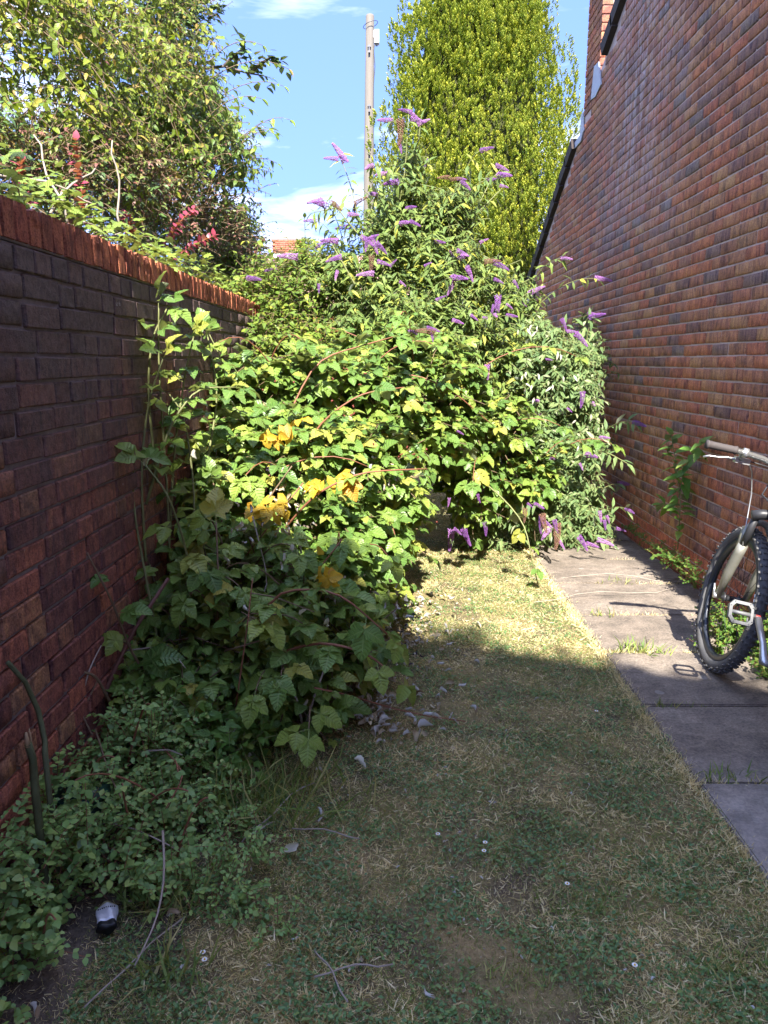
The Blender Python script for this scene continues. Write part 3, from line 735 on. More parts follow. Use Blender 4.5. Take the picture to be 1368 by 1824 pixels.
p = ground_pts(75000, 1.2, 6.0, -.75, 1.09, 1.6); p = p[patchy(p, 7, .0, 21)]
p[:, 2] = R.uniform(-.016, .001, len(p)); k = len(p)
a = R.random(k)*6.28; d = np.stack([np.cos(a), np.sin(a), R.normal(0, .25, k)], 1)
o = scatter('clover', T_TINY, frames(p, d, UP+R.normal(0, .35, (k, 3)), R.uniform(.007, .017, k)), ML['clover'], lawn_c, sm=False); o['kind'] = 'stuff'
# moss and grass creeping over the joints of the slabs and along the lawn's edge
def edge_line(n, x, y0, y1, sx):
    return np.stack([R.normal(x, sx, n), R.uniform(y0, y1, n), np.full(n, -.012)], 1)
e = edge_line(9000, 1.065, 1.3, 8, .018); jt = []
for yj in ys[2:14]:
    q = edge_line(260 if yj != 3.51 else 900, 1.5, yj, yj, .0); q[:, 0] = R.uniform(1.08, 1.98, len(q)); q[:, 1] += R.normal(0, .006, len(q)); q[:, 2] = -.006
    q = q[patchy(q, 9, .35, int(yj*10))]; jt.append(q)
e = np.concatenate([e]+jt); k = len(e); d = np.stack([R.normal(0, .9, k), R.normal(0, .9, k), np.ones(k)], 1)
o = scatter('edge_grass', T_BLADE, frames(e, d, R.normal(0, 1, (k, 3)), R.uniform(.012, .035, k)), ML['straw'], lawn_c); o['kind'] = 'stuff'
cl = []
for (x, y, r, s, n) in ((1.17, 2.92, .03, .05, 22), (1.30, 2.92, .03, .035, 14), (1.17, 2.36, .05, .06, 45), (1.60, 2.35, .06, .05, 30), (1.20, 3.52, .05, .09, 40), (1.33, 3.5, .04, .08, 30), (1.22, 4.05, .05, .08, 20), (1.5, 4.7, .06, .06, 30),
                        (.55, 1.75, .09, .035, 120), (.85, 1.55, .08, .04, 120), (.30, 1.5, .07, .035, 90)):
    q = np.stack([R.normal(x, r, n), R.normal(y, r*.4, n), np.full(n, -.012)], 1); dd = np.stack([R.normal(0, .6, n), R.normal(0, .6, n), np.ones(n)], 1)
    cl.append(frames(q, dd, R.normal(0, 1, (n, 3)), R.uniform(.6, 1.2, n)*s))
o = scatter('grass_tufts', T_BLADE, np.concatenate(cl), ML['grass'], lawn_c); o['kind'] = 'stuff'

# dead leaves: the larger ones singly, the small crumbs as one
SPOTS = [((652, 1366), .075, 'largest pale curled leaf on the lawn, right of the bramble foot'), ((549, 1349), .06, 'pale curled leaf on the lawn just below the bramble twigs'),
 ((562, 1371), .045, 'small pale curled leaf below the bramble, next to a larger one'), ((568, 1440), .055, 'long folded pale leaf on brown thatch in mid lawn'),
 ((575, 1456), .04, 'pale leaf with a brown edge touching a long folded one'), ((508, 1514), .065, 'pale folded leaf lying alone on the lawn, lowest of the curled leaves'),
 ((420, 1432), .05, 'pale crumpled leaf at the edge of the small-leaved bush'), ((458, 1340), .07, 'pale withered leaf under the bramble, leftmost on the ground'),
 ((465, 1375), .06, 'pale withered leaf at the foot of the bramble, touching green shoots'), ((440, 1310), .05, 'pale stringy withered leaf under the bramble twigs'),
 ((772, 1290), .09, 'broad grey curled leaf at the end of the dead cane'), ((745, 1302), .08, 'grey curled leaf beside the dead cane on the lawn'),
 ((803, 1282), .05, 'small grey leaf at the far tip of the dead cane'), ((690, 1300), .08, 'grey curled leaf under the dead cane, nearest the bramble'),
 ((812, 1160), .05, 'pale leaf on sunny grass right of the bramble'), ((965, 1188), .03, 'tiny pink-brown leaf fragment in the middle of the lawn'),
 ((770, 1060), .06, 'white dry leaf on sunny lawn beside the bramble'), ((755, 1078), .05, 'white dry leaf on sunny lawn, nearer than its neighbour'),
 ((960, 1243), .04, 'grey flat leaf on the shaded lawn near the slab edge'), ((775, 1775), .045, 'brown papery leaf at the bottom of the lawn'),
 ((70, 1810), .05, 'tan leaf on dark soil in the bottom left corner'), ((300, 1230+400), .05, 'brown papery leaf beside the crushed can')]
ms_p = [tmesh('dry_leaf', t, ML['pale']) for t in T_CURL]; ms_d = [tmesh('dry_leaf', t, ML['dry']) for t in T_CURL]
for i, ((x, y), s, lb) in enumerate(SPOTS):
    g = G(x, y, 0); o = bpy.data.objects.new('dry_leaf', (ms_d if 'grey' in lb or 'brown' in lb or 'tan' in lb else ms_p)[i % 5]); COL.objects.link(o)
    o.location = (g[0], g[1]-s*.2, .004); o.scale = (s*.95,)*3; o.rotation_euler = (random.uniform(-.2, .5), random.uniform(-.4, .4), random.uniform(0, 6.3))
    props(o, lb, 'leaf', 'dead leaves on the lawn')
n = 900
q = np.concatenate([np.stack([R.normal(-.05, .16, 500), R.uniform(2.6, 4.4, 500), R.uniform(-.01, .05, 500)], 1), np.stack([R.choice([-.7, 0, .3], 400)+R.normal(0, .2, 400), R.uniform(1.4, 5, 400), np.full(400, -.002)], 1)])
q[:500, 0] += (q[:500, 1]-3.3)*.10
a = R.random(len(q))*6.28
o = scatter('leaf_litter', T_CURL, frames(q, np.stack([np.cos(a), np.sin(a), R.normal(0, .3, len(q))], 1), UP+R.normal(0, .5, (len(q), 3)), np.where(np.arange(len(q)) < 500, R.uniform(.025, .065, len(q)), R.uniform(.008, .022, len(q)))), ML['dry']); o['kind'] = 'stuff'
# twigs lying about
tp = [(G(430, 1505), G(490, 1470)), (G(440, 1490), G(560, 1400)), (G(520, 1480), G(640, 1500)), (G(150, 1800), G(330, 1640)), (G(560, 1745), G(700, 1725)), (G(945, 1031), G(1210, 1034)), (G(950, 1075), G(1200, 1050)), (G(620, 1790), G(560, 1700))]
mb = MB()
for a_, b_ in tp:
    a_ = a_+np.array([0, 0, .008]); b_ = b_+np.array([0, 0, .012]); mb.tube(arc(a_, b_, .01, 7, .03), .0022, 5)
o = mb.build('fallen_twigs', M_TWIG); o['kind'] = 'stuff'

# daisies
M_PETAL = plain('white_petal', (.78, .78, .76), .6); M_DISC = plain('yellow_disc', (.65, .42, .03), .7)
def daisy(x, y, lab):
    g = G(x, y, .0); t = thing('daisy', lab, 'daisy', (g[0], g[1], -.02), 'daisies in the lawn')
    mb = MB()
    for k in range(12):
        a = k*.5236; ca, sa = math.cos(a), math.sin(a); pr_ = lambda r, w, z: (ca*r-sa*w, sa*r+ca*w, z)
        mb.add([pr_(.002, -.0012, .034), pr_(.002, .0012, .034), pr_(.0085, .002, .036), pr_(.0105, 0, .035), pr_(.0085, -.002, .036)], [(0, 1, 2, 3, 4)])
    mb.build('petals', M_PETAL, t); t.scale = (.72, .72, 1)
    mb = MB(); mb.tube([(0, 0, .033), (0, 0, .036), (0, 0, .038)], [.0034, .0034, .0015], 8); mb.build('disc', M_DISC, t)
    mb = MB(); mb.tube([(0, 0, 0), (.001, .001, .034)], .0008, 4); mb.build('stalk', M_GCANE, t)
for x, y, lb in ((1130, 1728, 'largest open daisy at the lower right of the lawn'), (1010, 1582, 'single daisy in mid lawn, left of the bright tuft'), (862, 1523, 'lower daisy of the close pair in mid lawn'),
                 (864, 1508, 'upper daisy of the close pair in mid lawn'), (780, 1493, 'daisy left of the close pair'), (1062, 1272, 'daisy nearest the concrete slabs'), (362, 1705, 'upper daisy near the bottom left soil'), (365, 1718, 'lower daisy near the bottom left soil')):
    daisy(x, y, lb)

# ------------------------------------------------ telegraph pole, conifer, distant house
PY = 17.0; M_POLE = plain('weathered_pole', (.155, .135, .11), .85, 0, 6, .28, .3, .3, (6, 6, .5))
top = P(659, 27, PY); bot = P(656, 400, PY); bx = bot[0]
t = thing('telegraph_pole', 'bare weathered wooden pole with a small grey box near its top', 'pole', (bx, PY, 0))
ph = top[2]
mb = MB(); mb.tube([(0, 0, -.05), (0, 0, 4), (top[0]-bx, 0, ph-.02), (top[0]-bx, 0, ph)], [.135, .12, .088, .08], 14); mb.build('pole', M_POLE, t)
M_STEEL = plain('grey_steel', (.10, .10, .11), .5, .6); M_BOX = plain('grey_box', (.42, .42, .42), .5, .3)
for y in (87, 192, 268, 340):
    q = P(658, y, PY); mb = MB(); z = q[2]; x = q[0]-bx
    mb.box((x-.035, -.135, z-.01), (x+.035, -.098, z+.01)); mb.box((x-.01, -.13, z-.12), (x+.01, -.10, z+.035)); mb.box((x-.02, -.16, z-.125), (x+.02, -.10, z-.105)); mb.build('step_bracket', M_STEEL, t)
q = P(671, 66, PY); mb = MB(); x = q[0]-bx; mb.box((x-.05, -.07, q[2]-.13), (x+.05, .07, q[2]+.12)); mb.tube([(x, 0, q[2]-.13), (x, 0, q[2]-.17)], .025, 8); mb.box((x-.075, -.05, q[2]-.02), (x-.052, .05, q[2]+.1)); mb.build('junction_box', M_BOX, t)
q = P(660, 44, PY); mb = MB(); x = q[0]-bx; v = []
pts = [(x+.15*math.cos(a), .15*math.sin(a), q[2]+.05*math.cos(a)) for a in np.linspace(0, 6.283, 25)]
mb.tube(pts, .007, 5, False); mb.build('wire_ring', M_STEEL, t)
mb = MB(); xx = .105; pts = [(P(668, 75, PY)[0]-bx, -.04, P(668, 78, PY)[2])] + [(P(a, b, PY)[0]-bx, -.05, P(a, b, PY)[2]) for a, b in ((666, 92), (668, 120), (665, 160), (665, 200), (664, 260), (663, 330), (661, 372), (650, 384))]
mb.tube(pts, .009, 5); mb.build('cable', plain('pole_cable', (.05, .05, .05), .6), t)

CY = 14.0; cx = P(846, 300, CY)[0]
con = thing('conifer', 'tall columnar golden green conifer behind the shrubs', 'tree', (cx, CY, 0))
mb = MB(); mb.tube([(cx, CY, -.1), (cx, CY, 3), (cx, CY, 8)], [.28, .2, .06], 10); mb.build('trunk', M_TRUNK, con, True)
prof = [(-.2, 1.15), (1.5, 1.75), (3, 1.86), (5.2, 1.80), (6.3, 1.60), (7.0, 1.42), (7.7, 1.12), (8.4, .78), (9.3, .22), (9.6, .05)]
pz, prd = zip(*prof); pos = []; drn = []; scl = []; wt = []
plumes = []
for k in range(300):
    a = R.random()*6.283; zt = R.uniform(1.0, 9.2); rr = np.interp(zt, pz, prd)*R.uniform(.86, .98)
    plumes.append((cx+rr*math.cos(a), CY+rr*math.sin(a), zt, a, R.uniform(.14, .30), R.uniform(.8, 1.9)))
for (x_, y_, pxx, pyy) in ((944, 28, 0, 0), (990, 122, 0, 0), (932, -10, 0, 0), (765, 0, 0, 0), (728, 40, 0, 0), (868, -30, 0, 0)):
    q = P(x_, y_, CY-.2); plumes.append((q[0], q[1], q[2], math.atan2(q[1]-CY, q[0]-cx), .2, 1.8))
for (x_, y_, zt, a, r_, h_) in plumes:
    n = int(120*h_/1.4*(r_/.27)); tt = R.random(n); th = R.random(n)*6.283
    pr_ = r_*np.sin(np.pi*np.clip(1-tt*.97, .02, 1)**.75*.97)**.8
    lean = -.10*(1-tt)
    base = np.stack([x_ + np.cos(th)*pr_ - math.cos(a)*(1-tt)*.12*-1, y_ + np.sin(th)*pr_ + math.sin(a)*(1-tt)*.12, zt-h_*(1-tt)], 1)
    d = np.stack([np.cos(th)*.35, np.sin(th)*.35, np.ones(n)], 1)+R.normal(0, .15, (n, 3))
    pos.append(base); drn.append(d); scl.append(R.uniform(.08, .20, n))
pos = np.concatenate(pos); drn = np.concatenate(drn); scl = np.concatenate(scl)
n2 = 22000; th = R.random(n2)*6.283; zz = R.uniform(.2, 9.0, n2); rr = np.interp(zz, pz, prd)*R.uniform(.62, .84, n2)
pos = np.concatenate([pos, np.stack([cx+rr*np.cos(th), CY+rr*np.sin(th), zz], 1)]); drn = np.concatenate([drn, np.stack([np.cos(th)*.4, np.sin(th)*.4, np.ones(n2)], 1)+R.normal(0, .2, (n2, 3))]); scl = np.concatenate([scl, R.uniform(.10, .20, n2)])
k = (pos[:, 1] < CY-.1) & (pos[:, 0] < cx+2.2); pos, drn, scl = pos[k], drn[k], scl[k]
nn = np.stack([pos[:, 0]-cx, pos[:, 1]-CY, np.zeros(len(pos))], 1)
print('conifer tufts', len(pos))
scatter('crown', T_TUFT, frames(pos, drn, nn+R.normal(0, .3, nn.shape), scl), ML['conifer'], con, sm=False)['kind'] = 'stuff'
mb = MB(); pp = []
for i in range(12):
    z = .3+i*.75; r_ = np.interp(z, pz, prd)*.70; pp.append((cx, CY, z)); 
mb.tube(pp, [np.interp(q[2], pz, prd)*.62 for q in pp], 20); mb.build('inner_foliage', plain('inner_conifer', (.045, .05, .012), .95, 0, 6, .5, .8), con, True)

DY = 32.0
h = thing('distant_house', 'far red brick house with low chimney stack and pinkish roof seen above the shrubs', 'house', (P(540, 470, DY)[0], DY, 0))
a = P(485, 425, DY); b = P(536, 470, DY)
mb = MB(); mb.box((a[0], DY, b[2]-.6), (b[0], DY+1.0, a[2]-.05)); mb.build('chimney', M_BR_RED, h, True); st = h.children[-1]
mb = MB(); mb.box((a[0]-.06, DY-.06, a[2]-.05), (b[0]+.06, DY+1.06, a[2]+.07)); mb.build('cap', plain('stone_cap', (.25, .22, .2), .9), st, True)
for xx in (495, 524):
    q = P(xx, 421, DY); mb = MB(); mb.tube([(q[0], DY+.4, q[2]-.1), (q[0], DY+.4, q[2]+.18)], [.11, .09], 10); mb.build('pot', plain('pale_pot', (.6, .5, .42), .8), st, True)
# brick courses of the far stack, each a proud row
bp = []
for r_ in range(14):
    for k in range(6):
        x = a[0]+.11+k*.225+(.11 if r_ % 2 else 0)
        if x < b[0]-.05: bp.append((x, DY-.01, a[2]-.1-r_*.078))
o = scatter('brick_courses', T_STR_Y, trs(bp), M_CHIM, st); o['kind'] = 'stuff'
rz = P(600, 452, DY)[2]; ez = rz-2.4; rx0, rx1 = P(440, 460, DY)[0], P(760, 460, DY)[0]
M_PINK = plain('pink_roof', (.42, .26, .20), .9, 0, 3, .25, .4)
mesh_py('roof', [(rx0, DY-3.5, ez), (rx1, DY-3.5, ez), (rx1, DY+.5, rz), (rx0, DY+.5, rz), (rx0, DY+4.5, ez), (rx1, DY+4.5, ez)], [(0, 1, 2, 3), (3, 2, 5, 4), (0, 3, 4), (1, 5, 2)], M_PINK, h)
mb = MB()
for i in range(16):
    t_ = i/16; mb.tube([(rx0, DY-3.5+4*t_, ez+(rz-ez)*t_+.03), (rx1, DY-3.5+4*t_, ez+(rz-ez)*t_+.03)], .04, 5)
o = mb.build('tile_rows', M_PINK, h, True); o['kind'] = 'stuff'
q0 = P(486, 452, DY-2.6); q1 = P(520, 462, DY-2.6)
mb = MB(); mb.box((q0[0], DY-2.75, q1[2]), (q1[0], DY-2.6, q0[2])); mb.build('white_fascia', M_WHITE, h, True)
mb = MB(); mb.box((rx0+.2, DY-3.2, 0), (rx1-.2, DY+4.2, ez)); mb.build('wall', M_BR_RED, h, True)
qb = P(552, 462, DY-1)
bush('ivy_clump', 'clump of yellowish creeper against the far chimney stack', 'creeper', (qb[0], DY-1, 0), ML['gold'], T_OVATE, [Bp(552, 455, DY-1, .55, .4, .75), Bp(540, 440, DY-1, .35, .3, .45)], 160, 0, L=.5, size=.16, fn=lambda c: c[:, 2] > 0)

# ------------------------------------------------ planting behind the garden wall
GL = 'shrubs crowding over the garden wall'
o = bush('tall_shrub', 'tall yellow green shrub over the near end of the wall', 'shrub', (-2.2, 4.6, 0), ML['gold'], T_OVATE,
     [Bp(20, 60, 4.4, .7, .9, .7), Bp(150, 160, 5.0, .7, .8, .7), Bp(60, 250, 4.4, .65, .8, .55), Bp(230, 60, 6.0, .65, .7, .8), Bp(290, 190, 6.2, .5, .7, .75), Bp(-60, 150, 4, .7, .8, .9), Bp(160, -60, 5.6, .7, .7, .7)],
     2300, group=GL, shoot=45, shoot_kw=(.7,), fn=other_side, L=.42, K=9, size=.058, droop=.9, up=.35, leafdroop=.75, lb=(.2, .6), ndir=(.35, .9, .4))
o = bush('leafy_shrub', 'mid green broad-leaved shrub over the wall, right of the red shoots', 'shrub', (-2, 7, 0), ML['ovate'], T_OVATE,
     [Bp(330, 290, 6.8, .6, .7, .6), Bp(390, 310, 7.4, .40, .6, .65), Bp(250, 270, 6.0, .6, .6, .5), Bp(340, 210, 7.2, .35, .5, .45)],
     950, group=GL, shoot=36, shoot_kw=(.6,), fn=other_side, L=.4, K=8, size=.075, droop=.8, leafdroop=.8, lb=(.2, .7), ndir=(.4, .9, .4))
o = bush('purple_berried_shrub', 'fine-leaved shrub with purplish tints low behind the wall coping', 'shrub', (-1.8, 6, 0), ML['purple'], T_OVATE,
     [Bp(150, 300, 4.6, .6, .5, .30), Bp(260, 370, 5.4, .5, .5, .35), Bp(330, 400, 6.4, .5, .6, .40), Bp(400, 440, 7.4, .45, .6, .40), Bp(300, 330, 6.2, .5, .5, .4), Bp(60, 310, 3.8, .4, .4, .25)],
     1500, group=GL, shoot=30, shoot_kw=(.5,), fn=other_side, L=.3, K=8, size=.036, droop=.5, leafdroop=.3)
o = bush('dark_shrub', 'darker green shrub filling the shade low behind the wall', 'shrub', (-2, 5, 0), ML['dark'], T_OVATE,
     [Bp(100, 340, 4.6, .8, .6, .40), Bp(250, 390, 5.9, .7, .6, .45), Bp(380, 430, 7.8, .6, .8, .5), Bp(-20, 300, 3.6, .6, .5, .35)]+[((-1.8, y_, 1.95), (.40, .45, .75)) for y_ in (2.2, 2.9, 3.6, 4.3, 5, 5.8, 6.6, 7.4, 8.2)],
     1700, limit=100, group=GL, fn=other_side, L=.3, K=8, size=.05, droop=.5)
o = bush('end_shrub', 'light green shrub at the far end of the wall below the chimney', 'shrub', (-1.6, 9, 0), ML['ovate'], T_OVATE,
     [Bp(420, 440, 8.4, .30, .6, .40), Bp(460, 505, 8.8, .42, .5, .30), Bp(410, 480, 7.8, .3, .6, .3)],
     800, group=GL, shoot=14, fn=lambda c: not_in_walls(c) & (c[:, 2] > 0), L=.3, K=7, size=.08, droop=.6, leafdroop=.5)
tr = bush('dark_leaved_tree', 'tree with dark glossy leaves and a branch jutting into the sky at top left', 'tree', (-2.9, 9, 0), ML['dark'], T_ROUND,
     [Bp(230, -10, 9, .9, .8, .9), Bp(300, 60, 9, .45, .6, .5), Bp(335, 150, 9, .22, .3, .3), Bp(350, 20, 9, .3, .3, .25)], 700, group=None, fn=other_side, L=.4, K=8, size=.085, droop=.3)
mb = MB(); mb.tube([(-2.9, 9.2, 0), (-2.95, 9.1, 2.5), (-2.7, 9, 4.4), (-2.4, 9, 5.6)], [.13, .1, .07, .03], 8); mb.build('trunk', M_TRUNK, tr, True)
lv = []
for pts_ in ([(300, 110), (360, 122), (400, 118), (440, 130), (470, 135)], [(400, 118), (415, 100), (432, 88), (436, 72)], [(440, 130), (468, 112), (485, 100), (492, 108)], [(290, 40), (330, 20), (350, -2), (372, -10)], [(350, 170), (385, 185), (392, 178)], [(300, 110), (340, 150), (372, 160)]):
    pw = np.array([P(a, b, 9.0) for a, b in pts_]); mb = MB(); mb.tube(pw, list(np.linspace(.022, .006, len(pw))), 6); mb.build('branch', M_TRUNK, tr, True)
    lv.append(cane_leaves(pw, 16, .12, .1)); lv.append(cane_leaves(pw+R.normal(0, .05, pw.shape), 14, .11, .1)); lv.append(cane_leaves(pw+R.normal(0, .08, pw.shape), 10, .11, .1))
pieces('branch_leaf', T_ROUND, np.concatenate(lv), ML['dark'], tr, 300, None)
# bare stems at the wall's near end
t = thing('dead_sapling', 'leafless pale sapling stems rising just behind the wall coping', 'sapling', (-1.4, 3, 0), None)
for a_, b_ in (((-40, 300, 2.9), (190, 372, 3.2)), ((150, 400, 3.4), (165, 340, 3.4)), ((120, 395, 3.2), (60, 240, 3.3)), ((215, 410, 3.6), (200, 250, 3.6)), ((90, 380, 3.1), (170, 300, 3.4))):
    cane(t, arc(P(*a_), P(*b_), .02, 7, .03), .006, .003, M_TWIG, 'stem')
# red shoots
for i, (a_, b_, Y, lb) in enumerate((((148, 385), (136, 250), 3.3, 'upright shoot with large dark red leaves, tallest of the red ones'), ((45, 375), (38, 285), 2.9, 'red leaved shoot nearest the camera above the wall'),
                        ((285, 445), (345, 372), 4.6, 'red leaved shoot slanting right above the ivy'), ((235, 425), (225, 385), 4.2, 'short red leaved shoot in the ivy'), ((295, 470), (380, 420), 4.8, 'low red leaved shoot lying over the coping'), )):
    p0, p1 = P(*a_, Y), P(*b_, Y); t = thing('red_shoot', lb, 'shoot', p0, 'red leaved shoots over the wall')
    pw = arc(p0, p1, .01, 8, .02); cane(t, pw, .004, .002, M_REDCANE, 'stem')
    M = cane_leaves(pw, 20, .042, .1, True, .3); pieces('leaf', T_ROUND, M, ML['red'], t, 300, None)
# ivy creeping on the coping
iv = thing('ivy', 'bright yellow green ivy trailing over the brick coping', 'ivy', (-1.1, 4, 1.8))
vs = [[(150, 395, 2.75), (205, 415, 3.05), (250, 440, 3.3), (300, 478, 3.7), (330, 505, 4.0)], [(180, 415, 2.9), (230, 455, 3.15), (275, 490, 3.5), (320, 505, 3.9)], [(0, 325, 2.3), (60, 350, 2.6), (140, 372, 3.0)], [(260, 430, 3.6), (330, 470, 4.4), (400, 505, 5.4)], [(300, 470, 4.2), (360, 495, 5.0), (420, 520, 6)]]
ml = []
for v_ in vs:
    pw = np.array([P(*q) for q in v_]); 
    pw = np.stack([np.interp(np.linspace(0, 1, 14), np.linspace(0, 1, len(pw)), pw[:, i]) for i in range(3)], 1)+R.normal(0, .012, (14, 3))
    cane(iv, pw, .003, .0015, M_TWIG, 'vine'); M = cane_leaves(pw, 22, .058, 0, False, .1)
    ml.append(M); 
    for _ in range(5): ml.append(cane_leaves(pw+R.normal(0, .06, pw.shape)+np.array([-.04, 0, .03]), 16, .05, 0, False, .1))
M = np.concatenate(ml); M[:, :3, 3][:, 0] = np.minimum(M[:, :3, 3][:, 0], 10)
pieces('leaf', T_IVY, M, ML['ivy'], iv, 300)
#@@P3@@
# ------------------------------------------------ shrubs at the back of the garden
bush('back_hedge', 'dense green hedge closing the garden behind the flowering bushes', 'hedge', (0, 10, 0), ML['ovate'], T_OVATE,
     [((x, 10.3, .8), (.7, .6, 1.1)) for x in (-1.6, -.8, 0, .8, 1.6)]+[((x, 11.2, 1.3), (.8, .6, 1.1)) for x in (-1.2, -.2, .8)], 1500, 60, fn=lambda c: c[:, 2] > 0, L=.3, K=7, size=.09)
bush('wall_shrub', 'light green shrub with small leaves against the far part of the garden wall', 'shrub', (-.7, 6.3, 0), ML['ovate'], T_OVATE,
     [Bp(470, 560, 6.0, .42, .5, .45), Bp(545, 520, 6.5, .45, .5, .42), Bp(440, 640, 5.4, .30, .4, .40), Bp(520, 640, 5.8, .45, .5, .40), Bp(600, 560, 6.4, .4, .4, .5), Bp(430, 560, 6.2, .25, .3, .35), Bp(560, 500, 7.0, .4, .4, .22), Bp(500, 520, 7, .4, .4, .22)],
     1500, shoot=24, shoot_kw=(.45,), L=.34, K=8, size=.062, droop=.5, leafdroop=.35)

# ------------------------------------------------ buddleia
def spike_M(px, py, Y, ang, ln):
    c = P(px, py, Y-(.42 if py > 395 else .12)); a = rad(ang)
    d = np.array([math.sin(a), R.uniform(-.5, .1), math.cos(a)]); L = ln/F_PX*Y*1.1
    d = d/np.linalg.norm(d); p = c - d*L*.5
    return frames(p[None], d[None], (UP+R.normal(0, .3, 3))[None], np.array([L]))[0], p
def buddleia(name, label, loc, blobs, n, spikes, stems, mat, nsh=26, **kw):
    t = thing(name, label, 'bush', loc, 'flowering purple buddleia bushes'); M, seg, w = sprays(blobs, n, **kw); M, w = clip(M, w, garden_side)
    k = garden_side(seg[0]) & garden_side(seg[1]); ex = []; tips = []; ex += shoots(t, blobs, nsh, .55, M_GCANE, .10, .06, True, .6, leafdroop=.5, tips=tips)
    for st_ in stems:
        pw = np.array([P(*q) for q in st_]); m_ = len(pw); pw = np.stack([np.interp(np.linspace(0, 1, 12), np.linspace(0, 1, m_), pw[:, i]) for i in range(3)], 1)
        cane(t, pw, .007, .003, M_GCANE, 'stem'); L = np.linalg.norm(np.diff(pw, axis=0), axis=1).sum()
        ex.append(cane_leaves(pw, max(6, int(L/.055)), .10, .15, True, .55, .5))
    if ex:
        e = np.concatenate(ex); M = np.concatenate([M, e]); w = np.concatenate([w, np.full(len(e), 3.0)])
    pieces('leaf', T_LANCE, M, mat, t, 300, w)
    s = scatter('twigs', T_PRISM, seg_M(seg[0][k], seg[1][k], .003), M_GCANE, t); s['kind'] = 'stuff'
    for (px, py, Y, ang, ln, brown) in spikes:
        m_, p = spike_M(px, py, Y, ang, ln); mat_ = ML['spent'] if brown else ML['purple_flower']
        key = ('spike', brown)
        if key not in _tm: _tm[key] = [tmesh('flower_spike', q, mat_) for q in T_SPIKE]
        o = bpy.data.objects.new('spent_flower_spike' if brown else 'flower_spike', _tm[key][int(R.integers(4))]); COL.objects.link(o); o.parent = t
        m_ = m_.copy(); m_[:3, 3] -= np.array(t.location); o.matrix_basis = Matrix(m_.tolist())
    for p_, d_ in tips:
        d_ = d_/np.linalg.norm(d_); m_ = frames(p_[None], d_[None], UP[None]+.01, np.array([R.uniform(.09, .15)]))[0]; m_[:3, 3] -= np.array(t.location)
        o = bpy.data.objects.new('flower_spike', _tm[('spike', 0)][int(R.integers(4))]); COL.objects.link(o); o.parent = t; o.matrix_basis = Matrix(m_.tolist())
    return t
U = lambda: R.uniform(-.25, .25)
sp1 = [(722, 196, 6.1, -70, 20), (745, 213, 6.1, 100, 22), (754, 216, 6.1, 60, 20), (738, 206, 6.1, 130, 18), (715, 236, 6.1, 175, 36, 1), (714, 264, 6.1, 160, 16), (606, 271, 6.0, -30, 32), (590, 281, 6.0, -80, 22), (613, 282, 6.0, 120, 16),
 (895, 298, 6.6, 110, 22), (897, 331, 6.6, 100, 16), (831, 330, 6.3, 130, 20), (822, 318, 6.3, 90, 16), (760, 290, 6.2, 20, 12), (740, 397, 6.0, 110, 18), (642, 356, 6.0, 60, 22, 1), (600, 366, 6.0, 120, 24, 1), (630, 381, 6.0, 90, 20),
 (587, 427, 5.9, -80, 26), (655, 428, 5.8, 120, 24), (668, 436, 5.8, 150, 26), (680, 441, 5.8, 130, 22), (663, 422, 5.8, 60, 20), (652, 436, 5.8, 200, 20), (594, 460, 5.8, -100, 24), (650, 487, 5.6, -90, 26), (684, 468, 5.7, 100, 20), (662, 470, 5.7, 180, 26, 1), (598, 491, 5.7, 200, 16), (568, 514, 5.6, 180, 14), (512, 455, 6.4, -80, 30), (453, 495, 5.6, 90, 24),
 (500, 449, 6.6, -60, 18, 1), (825, 450, 6.3, 110, 20), (838, 487, 6.2, 150, 24), (805, 511, 6.1, 195, 26), (811, 497, 6.2, 160, 14), (862, 428, 6.5, 60, 14), (877, 464, 6.4, 80, 24, 1), (893, 472, 6.4, 110, 26), (889, 500, 6.3, 110, 16), (920, 506, 6.6, 140, 14), (933, 541, 6.7, 120, 12), (887, 544, 6.2, 180, 30), (877, 552, 6.2, 200, 16), (757, 588, 5.4, -80, 30, 1), (772, 586, 5.4, 100, 20), (735, 590, 5.4, -70, 16), (816, 572, 5.9, 100, 18), (785, 530, 6.0, 60, 16), (805, 452, 6.4, -30, 12),
 (845, 565, 6.0, 120, 14), (700, 468, 5.9, 40, 14), (770, 600, 5.4, 170, 14), (868, 566, 6.1, 90, 14), (790, 315, 6.2, -90, 20, 1), (812, 318, 6.2, 80, 18, 1), (762, 470, 6.1, 60, 12), (718, 505, 6.0, 120, 12)]
sp1 = [s if len(s) == 6 else s+(0,) for s in sp1]
stems1 = [[(690, 560, 6.1), (700, 430, 6.1), (722, 300, 6.1), (728, 205, 6.1)], [(722, 320, 6.1), (745, 250, 6.1), (750, 214, 6.1)], [(660, 540, 6.0), (645, 420, 6.0), (625, 330, 6.0), (605, 276, 6.0)], [(640, 420, 6.0), (600, 370, 6.0), (560, 378, 6.0)],
          [(800, 480, 6.4), (840, 390, 6.5), (875, 320, 6.6), (893, 300, 6.6)], [(850, 380, 6.5), (895, 335, 6.6)], [(740, 480, 6.2), (770, 380, 6.2), (825, 330, 6.3)], [(640, 520, 5.8), (600, 450, 5.8), (588, 430, 5.9)], [(700, 500, 6.2), (690, 380, 6.2), (675, 310, 6.2)],
          [(780, 520, 6.3), (850, 450, 6.4), (892, 470, 6.4)], [(760, 450, 6.2), (730, 360, 6.2), (760, 292, 6.2)], [(640, 500, 5.9), (670, 440, 5.8)], [(800, 560, 6.2), (880, 520, 6.3), (925, 500, 6.6)]]
